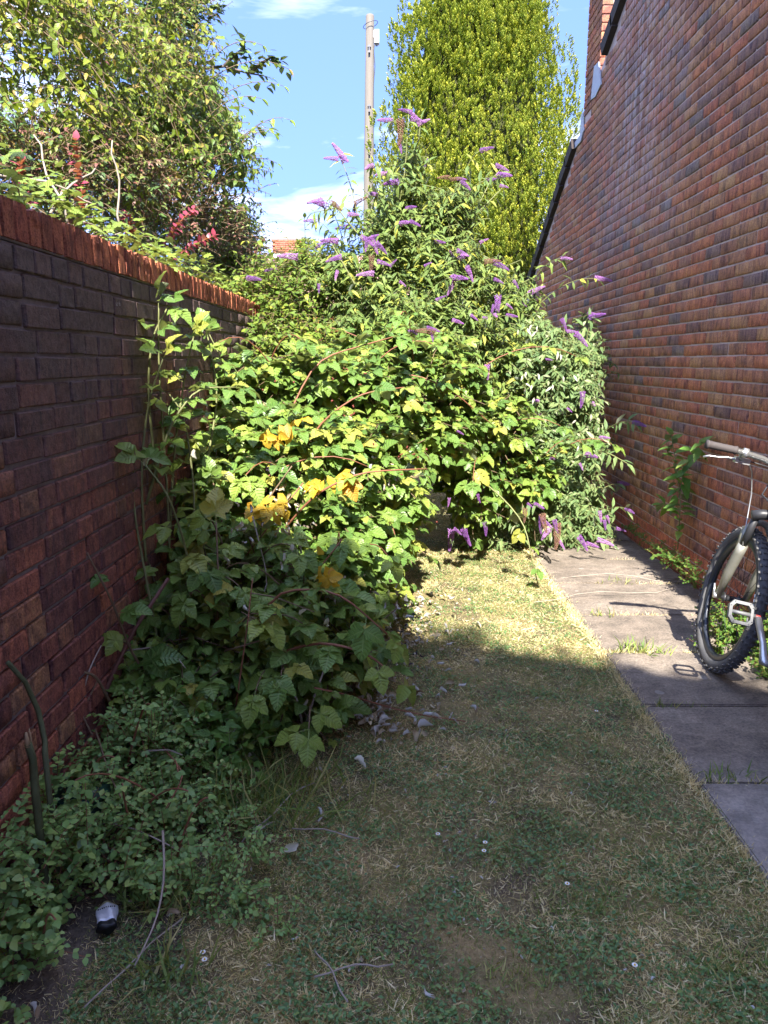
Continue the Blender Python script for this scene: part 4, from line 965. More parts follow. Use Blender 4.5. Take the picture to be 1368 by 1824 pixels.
buddleia('buddleia', 'tallest buddleia with purple flower spikes rising against the sky in front of the conifer', (.1, 6.6, 0),
  [Bp(640, 510, 6.2, .40, .4, .40), Bp(700, 440, 6.3, .28, .3, .50), Bp(765, 470, 6.3, .40, .4, .45), Bp(850, 530, 6.5, .42, .4, .38), Bp(730, 345, 6.3, .13, .2, .38), Bp(800, 390, 6.4, .22, .3, .28), Bp(900, 560, 6.8, .35, .35, .35), Bp(700, 590, 6.0, .5, .4, .4), Bp(780, 600, 6.0, .45, .4, .4), Bp(860, 640, 6.2, .4, .4, .35)],
  1150, sp1, stems1, ML['buddleia'], L=.42, K=7, size=.095, droop=.45, leafdroop=.6, opposite=True, ndir=(.6, .6, .5), lb=(.2, .6))
sp2 = [(868, 663, 5.5, 180, 22), (1006, 578, 6.1, 150, 20), (1037, 604, 6.0, 130, 26), (1055, 558, 6.5, 90, 14), (1038, 712, 5.8, 175, 24), (1020, 590, 6.1, 90, 16), (978, 640, 6.0, 90, 10), (1036, 831, 5.6, 150, 12), (820, 770, 5.2, 110, 12), (820, 797, 5.2, 110, 14), (803, 962, 5.45, 185, 34), (830, 958, 5.45, 165, 30), (816, 946, 5.45, 120, 16), (866, 942, 5.45, 165, 22), (852, 888, 5.4, 170, 14), (935, 918, 5.4, 180, 22, 1), (963, 936, 5.45, 185, 28), (968, 932, 5.43, 170, 30, 1), (975, 932, 5.45, 120, 20), (989, 938, 5.45, 170, 22), (994, 955, 5.45, 175, 40, 1), (1001, 971, 5.5, 150, 16), (1040, 967, 5.6, 140, 26), (1056, 970, 5.6, 100, 20), (1079, 965, 5.6, 100, 26), (1070, 920, 5.6, 170, 18), (1078, 935, 5.6, 170, 16), (1084, 925, 5.7, 150, 14), (1107, 943, 6.0, 100, 16), (1015, 730, 5.8, 120, 10), (945, 900, 5.45, 120, 12), (908, 545, 6.4, 120, 12), (800, 895, 5.4, 180, 14, 0)]
sp2 = [s if len(s) == 6 else s+(0,) for s in sp2]
stems2 = [[(1020, 800, 5.9), (1060, 800, 5.7), (1090, 810, 5.6), (1118, 826, 5.5)], [(960, 760, 6.1), (1000, 640, 6.1), (1006, 580, 6.1)], [(1000, 700, 6.1), (1030, 640, 6.0), (1037, 604, 6.0)], [(980, 800, 6.2), (1010, 690, 5.9), (1038, 700, 5.8)], [(1040, 640, 6.6), (1052, 560, 6.5)], [(900, 800, 5.6), (900, 870, 5.5), (940, 920, 5.4), (1000, 955, 5.45)], [(960, 850, 5.7), (1030, 900, 5.6), (1080, 930, 5.6)], [(860, 850, 5.5), (820, 900, 5.5), (805, 950, 5.45)], [(1000, 900, 5.8), (1050, 950, 5.6), (1082, 966, 5.6)], [(930, 700, 6.1), (900, 620, 6.3), (930, 560, 6.5)]]
buddleia('buddleia', 'fallen grey leaved buddleia sprawling against the house wall with flower spikes on the slabs', (1.3, 6.6, 0),
  [Bp(960, 640, 6.2, .38, .35, .33), Bp(1005, 700, 6.2, .25, .35, .42), Bp(965, 790, 6.1, .38, .35, .33), Bp(1000, 880, 5.9, .32, .35, .25), Bp(900, 905, 5.8, .33, .3, .20), Bp(1040, 920, 5.9, .20, .25, .15), Bp(850, 930, 5.75, .25, .2, .12), Bp(985, 930, 5.75, .3, .2, .13), Bp(1045, 640, 6.6, .15, .2, .30), Bp(1035, 800, 6.3, .17, .3, .35), Bp(930, 600, 6.5, .3, .3, .25)],
  1050, sp2, stems2, ML['buddleia_grey'], L=.36, K=7, size=.085, droop=.7, leafdroop=.6, opposite=True, ndir=(.5, .6, .5), lb=(.2, .6), zmin=.01)
wl = []
for (x, y, s) in ((1075, 0, 0),): pass
pw_ = np.array([P(x+U()*30, y+U()*30, 5.75+U()*.2) for x, y in ((1070-600+470, 588), (945, 592), (955, 585), (990, 625), (1000, 640), (930, 668), (950, 690), (990, 690), (1020, 760), (1040, 745), (905, 905), (915, 900), (1010, 655), (1025, 700), (965, 668), (1045, 790), (940, 680))])
o = thing('dead_buddleia_sprig', 'bleached whitish leaves hanging in the fallen bush beside the house wall', 'leaves', (1.2, 5.7, .9))
k = len(pw_); pieces('leaf', T_LANCE, np.concatenate([frames(pw_+R.normal(0, .03, pw_.shape), np.array([0, -.2, -1])+R.normal(0, .5, (k, 3)), np.array([0, -1, .6])+R.normal(0, .4, (k, 3)), R.uniform(.035, .065, k)) for _ in range(2)]), ML['pale'], o, 300)

# ------------------------------------------------ brambles
def bramble(name, label, loc, blobs, n, mat, canes, group='bramble thickets', nsh=14, **kw):
    t = thing(name, label, 'bramble', loc, group); kk = dict(L=.42, K=5, size=.15, droop=.7, leafdroop=.15, ndir=(.9, .45, .55), rnd=.5, zmin=.02); kk.update(kw)
    M, seg, w = sprays(blobs, n, **kk); M, w = clip(M, w, garden_side); k = garden_side(seg[0]) & garden_side(seg[1]); ex = []
    for c_ in canes:
        pts_, sz, cnt, cm = c_; pw = np.array([P(*q) for q in pts_]); m_ = len(pw)
        pw = np.stack([np.interp(np.linspace(0, 1, 14), np.linspace(0, 1, m_), pw[:, i]) for i in range(3)], 1)
        for _ in range(2): pw[1:-1] = (pw[:-2]+pw[1:-1]*2+pw[2:])/4
        cane(t, pw, .0065, .003, cm)
        if cnt: ex.append(cane_leaves(pw, cnt, sz, .12, False, .12, .4, 1.1))
    if ex:
        ex += shoots(t, blobs, nsh, .8 if 'sunlit' in label else .4, M_REDCANE if 'sunlit' in label else M_CANE, kk['size']*.9, .11, False, .9, .8, .0045, .15, fn=(garden_side if 'sunlit' in label else (lambda c: garden_side(c) & (c[:, 0] < -.02)))); e = np.concatenate(ex); e = clip(e, None, garden_side); M = np.concatenate([M, e]); w = np.concatenate([w, np.full(len(e), 4.0)])
    pieces('leaf', T_BRAM, M, mat, t, 300, w)
    s = scatter('twigs', T_PRISM, seg_M(seg[0][k], seg[1][k], .0032), M_CANE, t); s['kind'] = 'stuff'
    return t
bramble('bramble', 'sunlit bramble mound in the middle with the yellowed leaves', (-.45, 4.2, 0),
  [Bp(450, 690, 4.5, .30, .4, .26), Bp(560, 690, 4.7, .42, .45, .30), Bp(660, 700, 4.9, .38, .4, .30), Bp(520, 800, 4.2, .40, .45, .34), Bp(630, 830, 4.3, .34, .4, .34), Bp(690, 900, 4.4, .20, .3, .28), Bp(570, 940, 3.95, .36, .40, .36), Bp(400, 790, 4.1, .24, .35, .28), Bp(680, 1010, 4.15, .14, .25, .20), Bp(600, 1030, 3.7, .26, .25, .25), Bp(380, 880, 3.7, .28, .3, .3)],
  640, ML['bramble'], [([(420, 900, 4.2), (405, 750, 4.2), (400, 650, 4.2), (370, 590, 4.2)], .12, 10, M_GCANE), ([(500, 900, 4), (560, 760, 3.9), (640, 700, 3.9), (720, 690, 4)], .14, 10, M_REDCANE), ([(460, 860, 4), (560, 640, 4.2), (700, 600, 4.4)], .15, 10, M_REDCANE),
   ([(500, 950, 3.7), (560, 880, 3.5), (640, 840, 3.5), (760, 835, 3.7)], .08, 3, M_REDCANE), ([(430, 1000, 3.4), (470, 900, 3.3), (520, 830, 3.3)], .1, 0, M_CANE)], size=.155)
bramble('bramble', 'sunlit bramble sprawl between the mound and the fallen buddleia', (.4, 5.6, 0),
  [Bp(760, 660, 5.3, .42, .4, .28), Bp(850, 740, 5.5, .42, .4, .28), Bp(740, 760, 5.0, .28, .35, .22), Bp(850, 850, 5.5, .30, .3, .24), Bp(930, 840, 5.6, .25, .3, .22), Bp(690, 640, 5.4, .4, .4, .3), Bp(800, 800, 5.3, .22, .3, .14)],
  470, ML['bramble'], [([(800, 820, 5.2), (880, 870, 4.9), (935, 930, 4.7), (945, 985, 4.6), (958, 1040, 4.65)], .12, 9, M_GCANE), ([(640, 720, 5), (720, 660, 4.8), (800, 690, 4.8), (880, 760, 5)], .12, 10, M_REDCANE)], size=.14)
bramble('bramble', 'shaded dark green bramble at the front of the thicket', (-.5, 2.9, 0),
  [Bp(410, 1010, 3.2, .26, .28, .24), Bp(520, 1080, 3.1, .26, .25, .22), Bp(620, 1120, 3.05, .15, .2, .14), Bp(390, 1150, 2.8, .25, .25, .20), Bp(510, 1190, 2.8, .22, .22, .16), Bp(300, 1230, 2.6, .22, .2, .16), Bp(560, 1240, 2.75, .14, .15, .10), Bp(330, 1090, 2.9, .15, .2, .2)],
  230, ML['bramble'], [([(300, 1250, 2.7), (270, 1080, 2.75), (235, 900, 2.85), (240, 760, 2.95)], .14, 9, M_GCANE), ([(300, 1230, 2.8), (240, 1180, 2.5), (200, 1070, 2.4), (155, 985, 2.35)], .15, 7, M_CANE), ([(310, 1220, 2.9), (300, 900, 3.1), (282, 650, 3.15), (283, 540, 3.1)], .13, 15, M_GCANE),
   ([(380, 1240, 2.8), (390, 1050, 2.7), (385, 930, 2.8)], .15, 7, M_CANE), ([(420, 1240, 2.7), (480, 1050, 2.65), (600, 1050, 2.6), (690, 1130, 2.6)], .15, 9, M_REDCANE), ([(400, 1200, 2.8), (560, 1140, 2.6), (650, 1160, 2.55), (705, 1205, 2.55)], .14, 9, M_REDCANE), ([(340, 1230, 2.9), (340, 1000, 2.8), (300, 880, 2.7), (260, 830, 2.7)], .15, 8, M_GCANE),
   ([(200, 1260, 2.4), (170, 1200, 2.3), (90, 1190, 2.2)], .08, 2, M_CANE), ([(330, 1150, 3.0), (350, 900, 3.2), (330, 740, 3.3), (300, 700, 3.3)], .13, 10, M_GCANE), ([(350, 1100, 3.2), (400, 950, 3.3), (380, 860, 3.3)], .13, 7, M_CANE), ([(300, 1000, 3.2), (310, 800, 3.3), (330, 660, 3.4), (345, 600, 3.4)], .13, 14, M_GCANE), ([(260, 1000, 2.9), (250, 850, 2.95), (262, 720, 3.0), (290, 640, 3.0)], .12, 12, M_GCANE), ([(330, 1000, 3.4), (370, 820, 3.5), (390, 700, 3.6), (370, 600, 3.6)], .14, 14, M_GCANE), ([(280, 1050, 3), (230, 900, 2.9), (200, 810, 2.85)], .13, 9, M_CANE), ([(260, 900, 3.0), (300, 760, 3.1), (350, 690, 3.2), (420, 690, 3.3)], .13, 11, M_GCANE), ([(230, 1150, 2.6), (150, 1080, 2.5), (150, 1000, 2.5)], .12, 6, M_CANE), ([(280, 860, 3.1), (262, 700, 3.1), (270, 600, 3.12), (300, 545, 3.15)], .11, 12, M_GCANE)], size=.145)
# yellowed leaves, each where it hangs
yl = thing('yellowed_bramble_leaves', 'bright yellow and orange dying leaves hanging in the middle bramble', 'leaves', (-.5, 3.7, .9))
pts_ = [(478, 775), (497, 768), (512, 765), (527, 758), (487, 785), (625, 848), (622, 858), (583, 858), (577, 866), (495, 890), (490, 896), (478, 905), (503, 902), (447, 915), (487, 928), (560, 1010), (580, 1020), (572, 1032), (566, 1000), (590, 1022), (450, 905), (520, 775)]
pw = np.array([P(a, b, (3.55 if b < 880 else 3.3 if b < 960 else 3.05)) for a, b in pts_]); k = len(pw)
pieces('leaf', T_OVATE, frames(pw-np.array([0, 0, -.03]), np.array([0, -.35, -.9])+R.normal(0, .45, (k, 3)), np.array([0, -1, .8])+R.normal(0, .35, (k, 3)), R.uniform(.06, .10, k)), ML['yellow'], yl, 300)
# dead curled leaves hanging in the brambles
kb = 11; ysel = pw[R.permutation(k)[:kb]]; pieces('compound_leaf', T_BRAM, frames(ysel-np.array([0, .04, -.03]), np.array([0, -.6, -.6])+R.normal(0, .5, (kb, 3)), np.array([0, -.8, 1.0])+R.normal(0, .3, (kb, 3)), R.uniform(.09, .13, kb)), ML['yellow'], yl, 300)
dl = thing('withered_bramble_leaves', 'curled grey brown dead leaves hanging inside the bramble', 'leaves', (-.4, 3.4, .7))
zones = [(500, 930, 45, 70, 3.45, 80), (680, 835, 30, 22, 4.0, 14), (690, 1130, 45, 60, 3.5, 80), (640, 1250, 55, 45, 3.0, 45), (560, 1270, 70, 30, 2.85, 20), (600, 1070, 60, 50, 3.3, 40), (430, 960, 30, 60, 3.1, 14)]
pw = np.concatenate([np.array([P(x+R.normal()*sx*.6, y+R.normal()*sy*.6, Y+R.normal()*.08) for _ in range(n_)]) for x, y, sx, sy, Y, n_ in zones]); pw[:, 2] = np.maximum(pw[:, 2], .01); k = len(pw)
pieces('leaf', T_CURL, frames(pw, np.array([0, -.2, -.8])+R.normal(0, .6, (k, 3)), np.array([0, -.8, .6])+R.normal(0, .6, (k, 3)), R.uniform(.03, .065, k)), ML['dry'], dl, 320)
pp2 = [(452, 1235, 2.55), (463, 1225, 2.55), (425, 1285, 2.45), (430, 1270, 2.5), (505, 985, 3.0), (520, 968, 3.0), (455, 1100, 2.7), (548, 1245, 2.6), (500, 1000, 3.0), (410, 1000, 2.9), (400, 985, 2.9), (437, 1075, 2.65), (585, 1100, 2.8), (270, 815, 2.9), (345, 800, 3.2), (400, 845, 3.4), (545, 1085, 2.8)]
pw = np.array([P(*q) for q in pp2]); k = len(pw)
o = thing('pale_hanging_leaves', 'pale grey undersides of limp leaves hanging in the shaded bramble', 'leaves', (-.5, 2.7, .5))
pieces('leaf', T_CURL, frames(pw, np.array([0, -.2, -.9])+R.normal(0, .4, (k, 3)), np.array([0, -.9, .6])+R.normal(0, .4, (k, 3)), R.uniform(.04, .065, k)), ML['pale'], o, 300)
# berries: small red and black ones near cane tips
M_BERRY_R = plain('red_berry', (.16, .03, .02), .35); M_BERRY_K = plain('black_berry', (.02, .01, .02), .3)
bm = bmesh.new(); bmesh.ops.create_icosphere(bm, subdivisions=1, radius=.0045); bv = [tuple(v.co) for v in bm.verts]; bf = [tuple(v.index for v in f.verts) for f in bm.faces]; bm.free()
bt = thing('blackberries', 'small red and black blackberries scattered through the sunlit bramble', 'berries', (-.3, 4, .8))
for mat_, zs in ((M_BERRY_R, [(715, 820, 25, 3.75, 8), (500, 690, 20, 3.9, 3), (620, 740, 25, 3.9, 6), (740, 930, 15, 4.2, 6), (600, 660, 60, 4.1, 6)]), (M_BERRY_K, [(470, 830, 20, 3.6, 10), (722, 1160, 20, 2.9, 14), (735, 1110, 12, 3.2, 5)])):
    mb = MB()
    for x, y, s, Y, n_ in zs:
        for _ in range(n_):
            c_ = P(x+R.normal()*s, y+R.normal()*s*.6, Y+R.normal()*.03)
            for a in range(3): 
                o3 = c_+R.normal(0, .003, 3); mb.add([o3+np.array(q) for q in bv], bf, True)
    s = mb.build('berries', mat_, bt, True); s['kind'] = 'stuff'
# dead cane with curled leaves on the lawn
t = thing('dead_cane', 'dead reddish cane lying on the lawn from the bramble foot', 'cane', G(700, 1262)); cane(t, np.array([G(560, 1225, .25), G(620, 1238, .15), G(700, 1262, .05), G(760, 1275, .02), G(830, 1285, .01)]), .004, .002, M_REDCANE, 'stem')
t = thing('broken_twig', 'pale forked broken twig standing at the front of the bramble', 'twig', G(545, 1310)); t2 = [P(500, 1180, 2.6), P(530, 1250, 2.58), P(543, 1312, 2.6)]
cane(t, np.array(t2), .004, .005, M_TWIG, 'stem'); cane(t, np.array([P(580, 1185, 2.65), P(560, 1240, 2.62), P(543, 1300, 2.6)]), .004, .005, M_TWIG, 'stem'); cane(t, np.array([P(543, 1304, 2.6), P(575, 1302, 2.6), P(615, 1292, 2.6)]), .004, .002, M_TWIG, 'stem')
# loose bare canes woven through the front
t = thing('bare_canes', 'tangle of bare dry canes low in the shaded bramble by the wall', 'canes', (-.7, 2.5, 0))
for c_ in ([(140, 1260, 2.25), (160, 1190, 2.3), (180, 1150, 2.4)], [(165, 1310, 2.2), (145, 1270, 2.25), (175, 1210, 2.35)], [(230, 1190, 2.6), (215, 1260, 2.5), (180, 1320, 2.4)], [(170, 1300, 2.2), (195, 1380, 2.0), (215, 1420, 1.9)], [(215, 1160, 2.6), (300, 1150, 2.6), (330, 1190, 2.5)], [(290, 1330, 2.2), (330, 1380, 2.0), (290, 1450, 1.9)], [(290, 1480, 1.75), (294, 1560, 1.65), (280, 1640, 1.55), (240, 1720, 1.45)],
           [(0, 1500, 1.8), (120, 1470, 1.9), (220, 1465, 1.9), (310, 1510, 1.8)], [(230, 1340, 2.15), (300, 1335, 2.15), (325, 1345, 2.15)], [(0, 1310, 2.1), (45, 1350, 2.0), (70, 1400, 1.95)], [(370, 1050, 2.7), (480, 1060, 2.7), (560, 1090, 2.6)], [(400, 1160, 2.6), (500, 1130, 2.55), (430, 1090, 2.6)], [(420, 1260, 2.5), (440, 1120, 2.5), (450, 1030, 2.6)], [(360, 1400, 2.2), (310, 1290, 2.4), (280, 1230, 2.5)], [(450, 920, 3.1), (480, 1040, 3.0), (430, 1150, 2.9)], [(540, 860, 3.4), (430, 1000, 3.2)], [(610, 960, 3.2), (500, 1100, 3.1)]):
    pw = np.array([P(*q) for q in c_]); pw = np.stack([np.interp(np.linspace(0, 1, 9), np.linspace(0, 1, len(pw)), pw[:, i]) for i in range(3)], 1); pw[1:-1] = (pw[:-2]+pw[1:-1]*2+pw[2:])/4
    cane(t, pw, .0035, .002, random.choice([M_TWIG, M_CANE, M_TWIG, M_REDCANE]))
M_STUMP = plain('green_bark', (.075, .085, .035), .8, 0, 30, .5, .4); M_CUT = plain('cut_wood', (.35, .24, .13), .8, 0, 40, .3)
t = thing('cut_branch', 'mossy green cut stem leaning against the brick wall at left', 'stem', onX(80, 1310, -.95)); cane(t, np.array([onX(80, 1340, -.93)*[1, 1, 0], onX(80, 1340, -.93), onX(80, 1320, -.95), onX(68, 1265, -.97), onX(45, 1215, -.985), onX(14, 1180, -.99)]), .008, .0065, M_STUMP, 'stem')
t = thing('cut_stump', 'splintered cut stump in the bottom left bush by the wall', 'stump', onX(60, 1390, -.92)); cane(t, np.array([onX(62, 1400, -.92)*[1, 1, 0], onX(62, 1400, -.92), onX(58, 1350, -.92), onX(50, 1325, -.92)]), .011, .009, M_STUMP, 'stump'); cane(t, np.array([onX(50, 1330, -.92), onX(46, 1305, -.92)]), .007, .003, M_CUT, 'splinter'); cane(t, np.array([onX(58, 1335, -.92), onX(52, 1298, -.92)]), .003, .0015, M_CUT, 'splinter')
t = thing('thick_cane', 'thick brown bramble cane rising steeply beside the wall', 'cane', P(165, 1300, 2.4)); cane(t, np.array([P(165, 1305, 2.4), P(185, 1240, 2.42), P(205, 1190, 2.45), P(240, 1120, 2.5), P(300, 1030, 2.6)]), .009, .007, plain('brown_cane', (.12, .05, .035), .6), 'stem')

CANP = G(190, 1625, .03)
# small round-leaved bush in the bottom left corner
SB = [Bp(60, 1470, 1.85, .22, .25, .14), Bp(200, 1440, 2.0, .24, .25, .14), Bp(310, 1390, 2.15, .17, .2, .10), Bp(60, 1620, 1.60, .17, .2, .12), Bp(170, 1540, 1.75, .2, .2, .10), Bp(300, 1500, 1.85, .13, .15, .04), Bp(20, 1760, 1.45, .11, .15, .10), Bp(250, 1320, 2.25, .2, .2, .16), Bp(20, 1400, 1.95, .12, .2, .14), Bp(0, 1470, 1.75, .14, .2, .14), Bp(110, 1400, 1.98, .14, .2, .13), Bp(60, 1540, 1.65, .15, .18, .13)]
bush('round_leaved_bush', 'low bush with small round leaves in the shaded bottom left corner', 'bush', (-.7, 1.9, 0), ML['snow'], T_ROUND, SB, 980, 300, twig=M_REDCANE, twr=.0012, L=.22, K=9, size=.025, droop=.5, leafdroop=.1, opposite=True, ndir=(1, .3, .3), front=False, zmin=.01, depth=(.4, 1.0), shoot=14, shoot_kw=(.35,), fn=lambda c: garden_side(c) & ((c[:, 0]-CANP[0])**2+(c[:, 1]-CANP[1]+.05)**2 > .012))
bush('creeping_shoots', 'trailing small-leaved shoots creeping from the bush onto the lawn', 'shoots', (-.4, 1.8, 0), ML['snow'], T_ROUND,
  [Bp(430, 1630, 1.68, .10, .06, .02), Bp(500, 1650, 1.65, .06, .05, .015), Bp(400, 1560, 1.78, .12, .1, .03), Bp(430, 1500, 1.9, .1, .1, .02), Bp(400, 1440, 2.1, .1, .1, .05)], 110, 300, twig=M_REDCANE, twr=.001, L=.16, K=8, size=.018, droop=.2, leafdroop=0, opposite=True, front=False, zmin=-.01)
# tall weedy leaves mixed at the bramble foot
bush('green_weeds', 'broad light green weeds at the foot of the shaded bramble', 'weeds', (-.5, 2.3, 0), ML['weed'], T_OVATE,
  [Bp(330, 1290, 2.4, .18, .15, .12), Bp(240, 1240, 2.5, .12, .1, .14), Bp(400, 1330, 2.35, .16, .12, .08), Bp(200, 1150, 2.6, .08, .1, .1), Bp(470, 1290, 2.5, .12, .1, .08)], 120, 300, L=.18, K=6, size=.055, droop=.4, twr=.0012, twig=M_GCANE)
gl = []
for (x, y, r_, s, n_) in ((-.45, 2.15, .12, .22, 160), (-.62, 1.72, .06, .16, 60), (-.35, 2.3, .1, .14, 90), (-.55, 1.5, .05, .12, 40)):
    q = np.stack([R.normal(x, r_, n_), R.normal(y, r_*.5, n_), np.full(n_, -.02)], 1); dd = np.stack([R.normal(0, .6, n_), R.normal(0, .6, n_), np.ones(n_)], 1)
    gl.append(frames(q, dd, R.normal(0, 1, (n_, 3)), R.uniform(.6, 1.2, n_)[:, None]*np.array([[.03*2.2, s, s]])))
o = scatter('long_grass', T_BLADE, np.concatenate(gl), ML['grass']); o['kind'] = 'stuff'

# seedling and weeds along the house wall
sd = thing('wall_seedling', 'upright leafy sapling growing from the path edge against the house wall', 'sapling', onX(1205, 975, 1.94))
b0 = onX(1207, 978, 1.94); ml = []
for pts_, sz, n_ in (([(1207, 978), (1212, 900), (1208, 850), (1200, 800), (1195, 775)], .10, 20), ([(1210, 880), (1218, 840), (1232, 810), (1250, 790)], .10, 9), ([(1210, 900), (1195, 900), (1178, 898)], .095, 5)):
    pw = np.array([onX(a, b, 1.90) for a, b in pts_]); cane(sd, pw, .004, .002, M_GCANE, 'stem'); ml.append(cane_leaves(pw, n_, sz, .15, True, .15, .3, 1.2))
M = np.concatenate(ml); M = M[M[:, 0, 3] < 1.985]; pieces('leaf', T_OVATE, M, ML['weed'], sd, 300)
def Xb(px, py, X, rx, ry, rz): return (onX(px, py, X), (rx, ry, rz))
bush('wall_weeds', 'low weeds with tiny leaves growing along the foot of the house wall', 'weeds', (1.9, 4.2, 0), ML['weed'], T_ROUND,
  [Xb(1190, 985, 1.88, .05, .35, .05), Xb(1225, 1010, 1.86, .06, .25, .07), Xb(1135, 948, 1.92, .03, .3, .04), Xb(1180, 985, 1.82, .07, .12, .025), Xb(1250, 1040, 1.88, .06, .2, .06)], 95, 300, twig=M_REDCANE, twr=.001, L=.14, K=7, size=.024, droop=.3, opposite=True, fn=lambda c: c[:, 0] < 1.985, front=False, zmin=.0)
bush('bicycle_weeds', 'bright sunlit small-leaved weeds growing up around the front wheel', 'weeds', (1.85, 3.3, 0), ML['weed'], T_ROUND,
  [((1.86, 3.45, .10), (.10, .28, .14)), ((1.80, 3.75, .07), (.12, .16, .10)), ((1.88, 3.0, .08), (.10, .3, .11)), ((1.84, 2.6, .06), (.12, .3, .08)), ((1.62, 3.5, .04), (.07, .08, .05)), ((1.80, 3.2, .05), (.1, .2, .05))], 420, 300, twig=M_REDCANE, twr=.001, L=.16, K=8, size=.026, droop=.3, opposite=True, fn=lambda c: c[:, 0] < 1.985, front=False, zmin=.0)
bush('wall_climber', 'dark leafed buddleia shoot standing against the house wall above the fallen bush', 'shoot', (1.93, 7.4, 0), ML['buddleia'], T_LANCE, [Xb(1040, 600, 1.85, .08, .2, .30), Xb(1038, 680, 1.85, .08, .2, .3), Xb(1045, 760, 1.82, .1, .2, .3)], 110, 100, L=.25, K=6, size=.075, opposite=True, fn=garden_side)

# pale panel glimpsed behind the bushes and a green tub by the wall
mb = MB(); q0 = P(895, 728, 7.1); q1 = P(975, 770, 7.1)
t = thing('white_panel', 'white plastic panel half hidden behind the bushes', 'panel', (q0[0], 7.1, 0)); mb.box((q0[0], 7.08, q1[2]-.3), (q1[0], 7.1, q0[2])); mb.build('board', M_WHITE, t, True); mb = MB(); mb.box((q0[0]-.01, 7.06, q0[2]-.02), (q1[0]+.01, 7.12, q0[2]+.015)); mb.build('rim', M_WHITE, t, True)
for k_ in range(2):
    xk = q0[0]+.03 if k_ == 0 else q1[0]-.03; mb = MB(); mb.box((xk-.015, 7.07, 0), (xk+.015, 7.1, q1[2]-.302)); mb.build('leg', M_WHITE, t, True)
q = onX(140, 1330, -.93); tub = thing('green_bucket', 'dark green plastic bucket almost hidden beside the wall', 'bucket', (-.93, q[1], 0)); tub.scale = (.8, .8, .8)
Mg = plain('dark_green_plastic', (.010, .045, .028), .35, 0, 20, .2); mb = MB(); mb.tube([(0, 0, 0), (0, 0, .02), (0, 0, .22)], [.07, .075, .09], 20); mb.build('body', Mg, tub); mb = MB(); mb.tube([(0, 0, .215), (0, 0, .235)], .098, 20); mb.build('rim', Mg, tub)

# crushed can with a paper label, lying in the grass
q = G(190, 1625, .03); t = thing('crushed_can', 'crushed white and black can lying in the shaded grass at lower left', 'can', (q[0], q[1], .012), None, (0, 0, rad(20)))
def squash(mb): mb.v = [(x*(1+.1*math.sin(y*70)), y, z*.55+.004*math.sin(x*160+y*50)) for x, y, z in mb.v]
Mw = plain('can_white', (.62, .64, .70), .4, .3, 60, .15, .3); Mk = plain('can_black', (.012, .012, .014), .4); My = plain('can_gold', (.38, .34, .18), .4, .5)
for nm, y0_, y1_, mt in (('base', -.048, -.030, Mk), ('body', -.0298, .030, Mw), ('shoulder', .0302, .042, My)):
    mb = MB(); mb.tube([(0, y0_+(y1_-y0_)*i/5, .012) for i in range(6)], [.026, .0265, .0262, .0268, .0262, .026] if nm == 'body' else ([.026]*6 if nm == 'base' else [.026, .025, .024, .023, .021, .019]), 20); squash(mb); mb.build(nm, mt, t)
mb = MB()
for i in range(9):                                          # worn print: a broken dark band and strokes
    x = -.022+i*.005; mb.box((x, .008+random.uniform(-.001, .001), .0268-abs(x)*.22), (x+random.uniform(.002, .004), .0115, .0282-abs(x)*.2))
mb.build('print', Mk, t)

# ------------------------------------------------ bicycle
LEAN = rad(12); WB = G(1261, 1188, 0)
bike = thing('bicycle', 'mountain bicycle leaning against the house wall, front wheel towards the bushes', 'bicycle', (WB[0], WB[1], .0), None, (0, LEAN, rad(-7))); bike.scale = (1.06,)*3
Mt = plain('tyre_rubber', (.085, .082, .080), .8, 0, 60, .35, .2); Mr_ = plain('black_rim', (.035, .04, .05), .35, .3); Ms = plain('spoke_steel', (.05, .05, .055), .4, .8)
Mf = plain('grey_fork', (.28, .27, .22), .38, .5, 25, .2, .1); Mfr = plain('silver_frame', (.42, .42, .40), .3, .7, 12, .12); Mbl = plain('black_part', (.025, .025, .027), .45); Mal = plain('aluminium', (.55, .55, .54), .35, .8, 60, .15); Mdec = plain('rim_decal', (.6, .62, .66), .4); Mgr = plain('rubber_grip', (.06, .05, .048), .75, 0, 40, .2, .2); Mped = plain('pale_pedal', (.13, .13, .13), .5, .2, 80, .25); Mred = plain('red_reflector', (.6, .06, .05), .3)
RW = .335
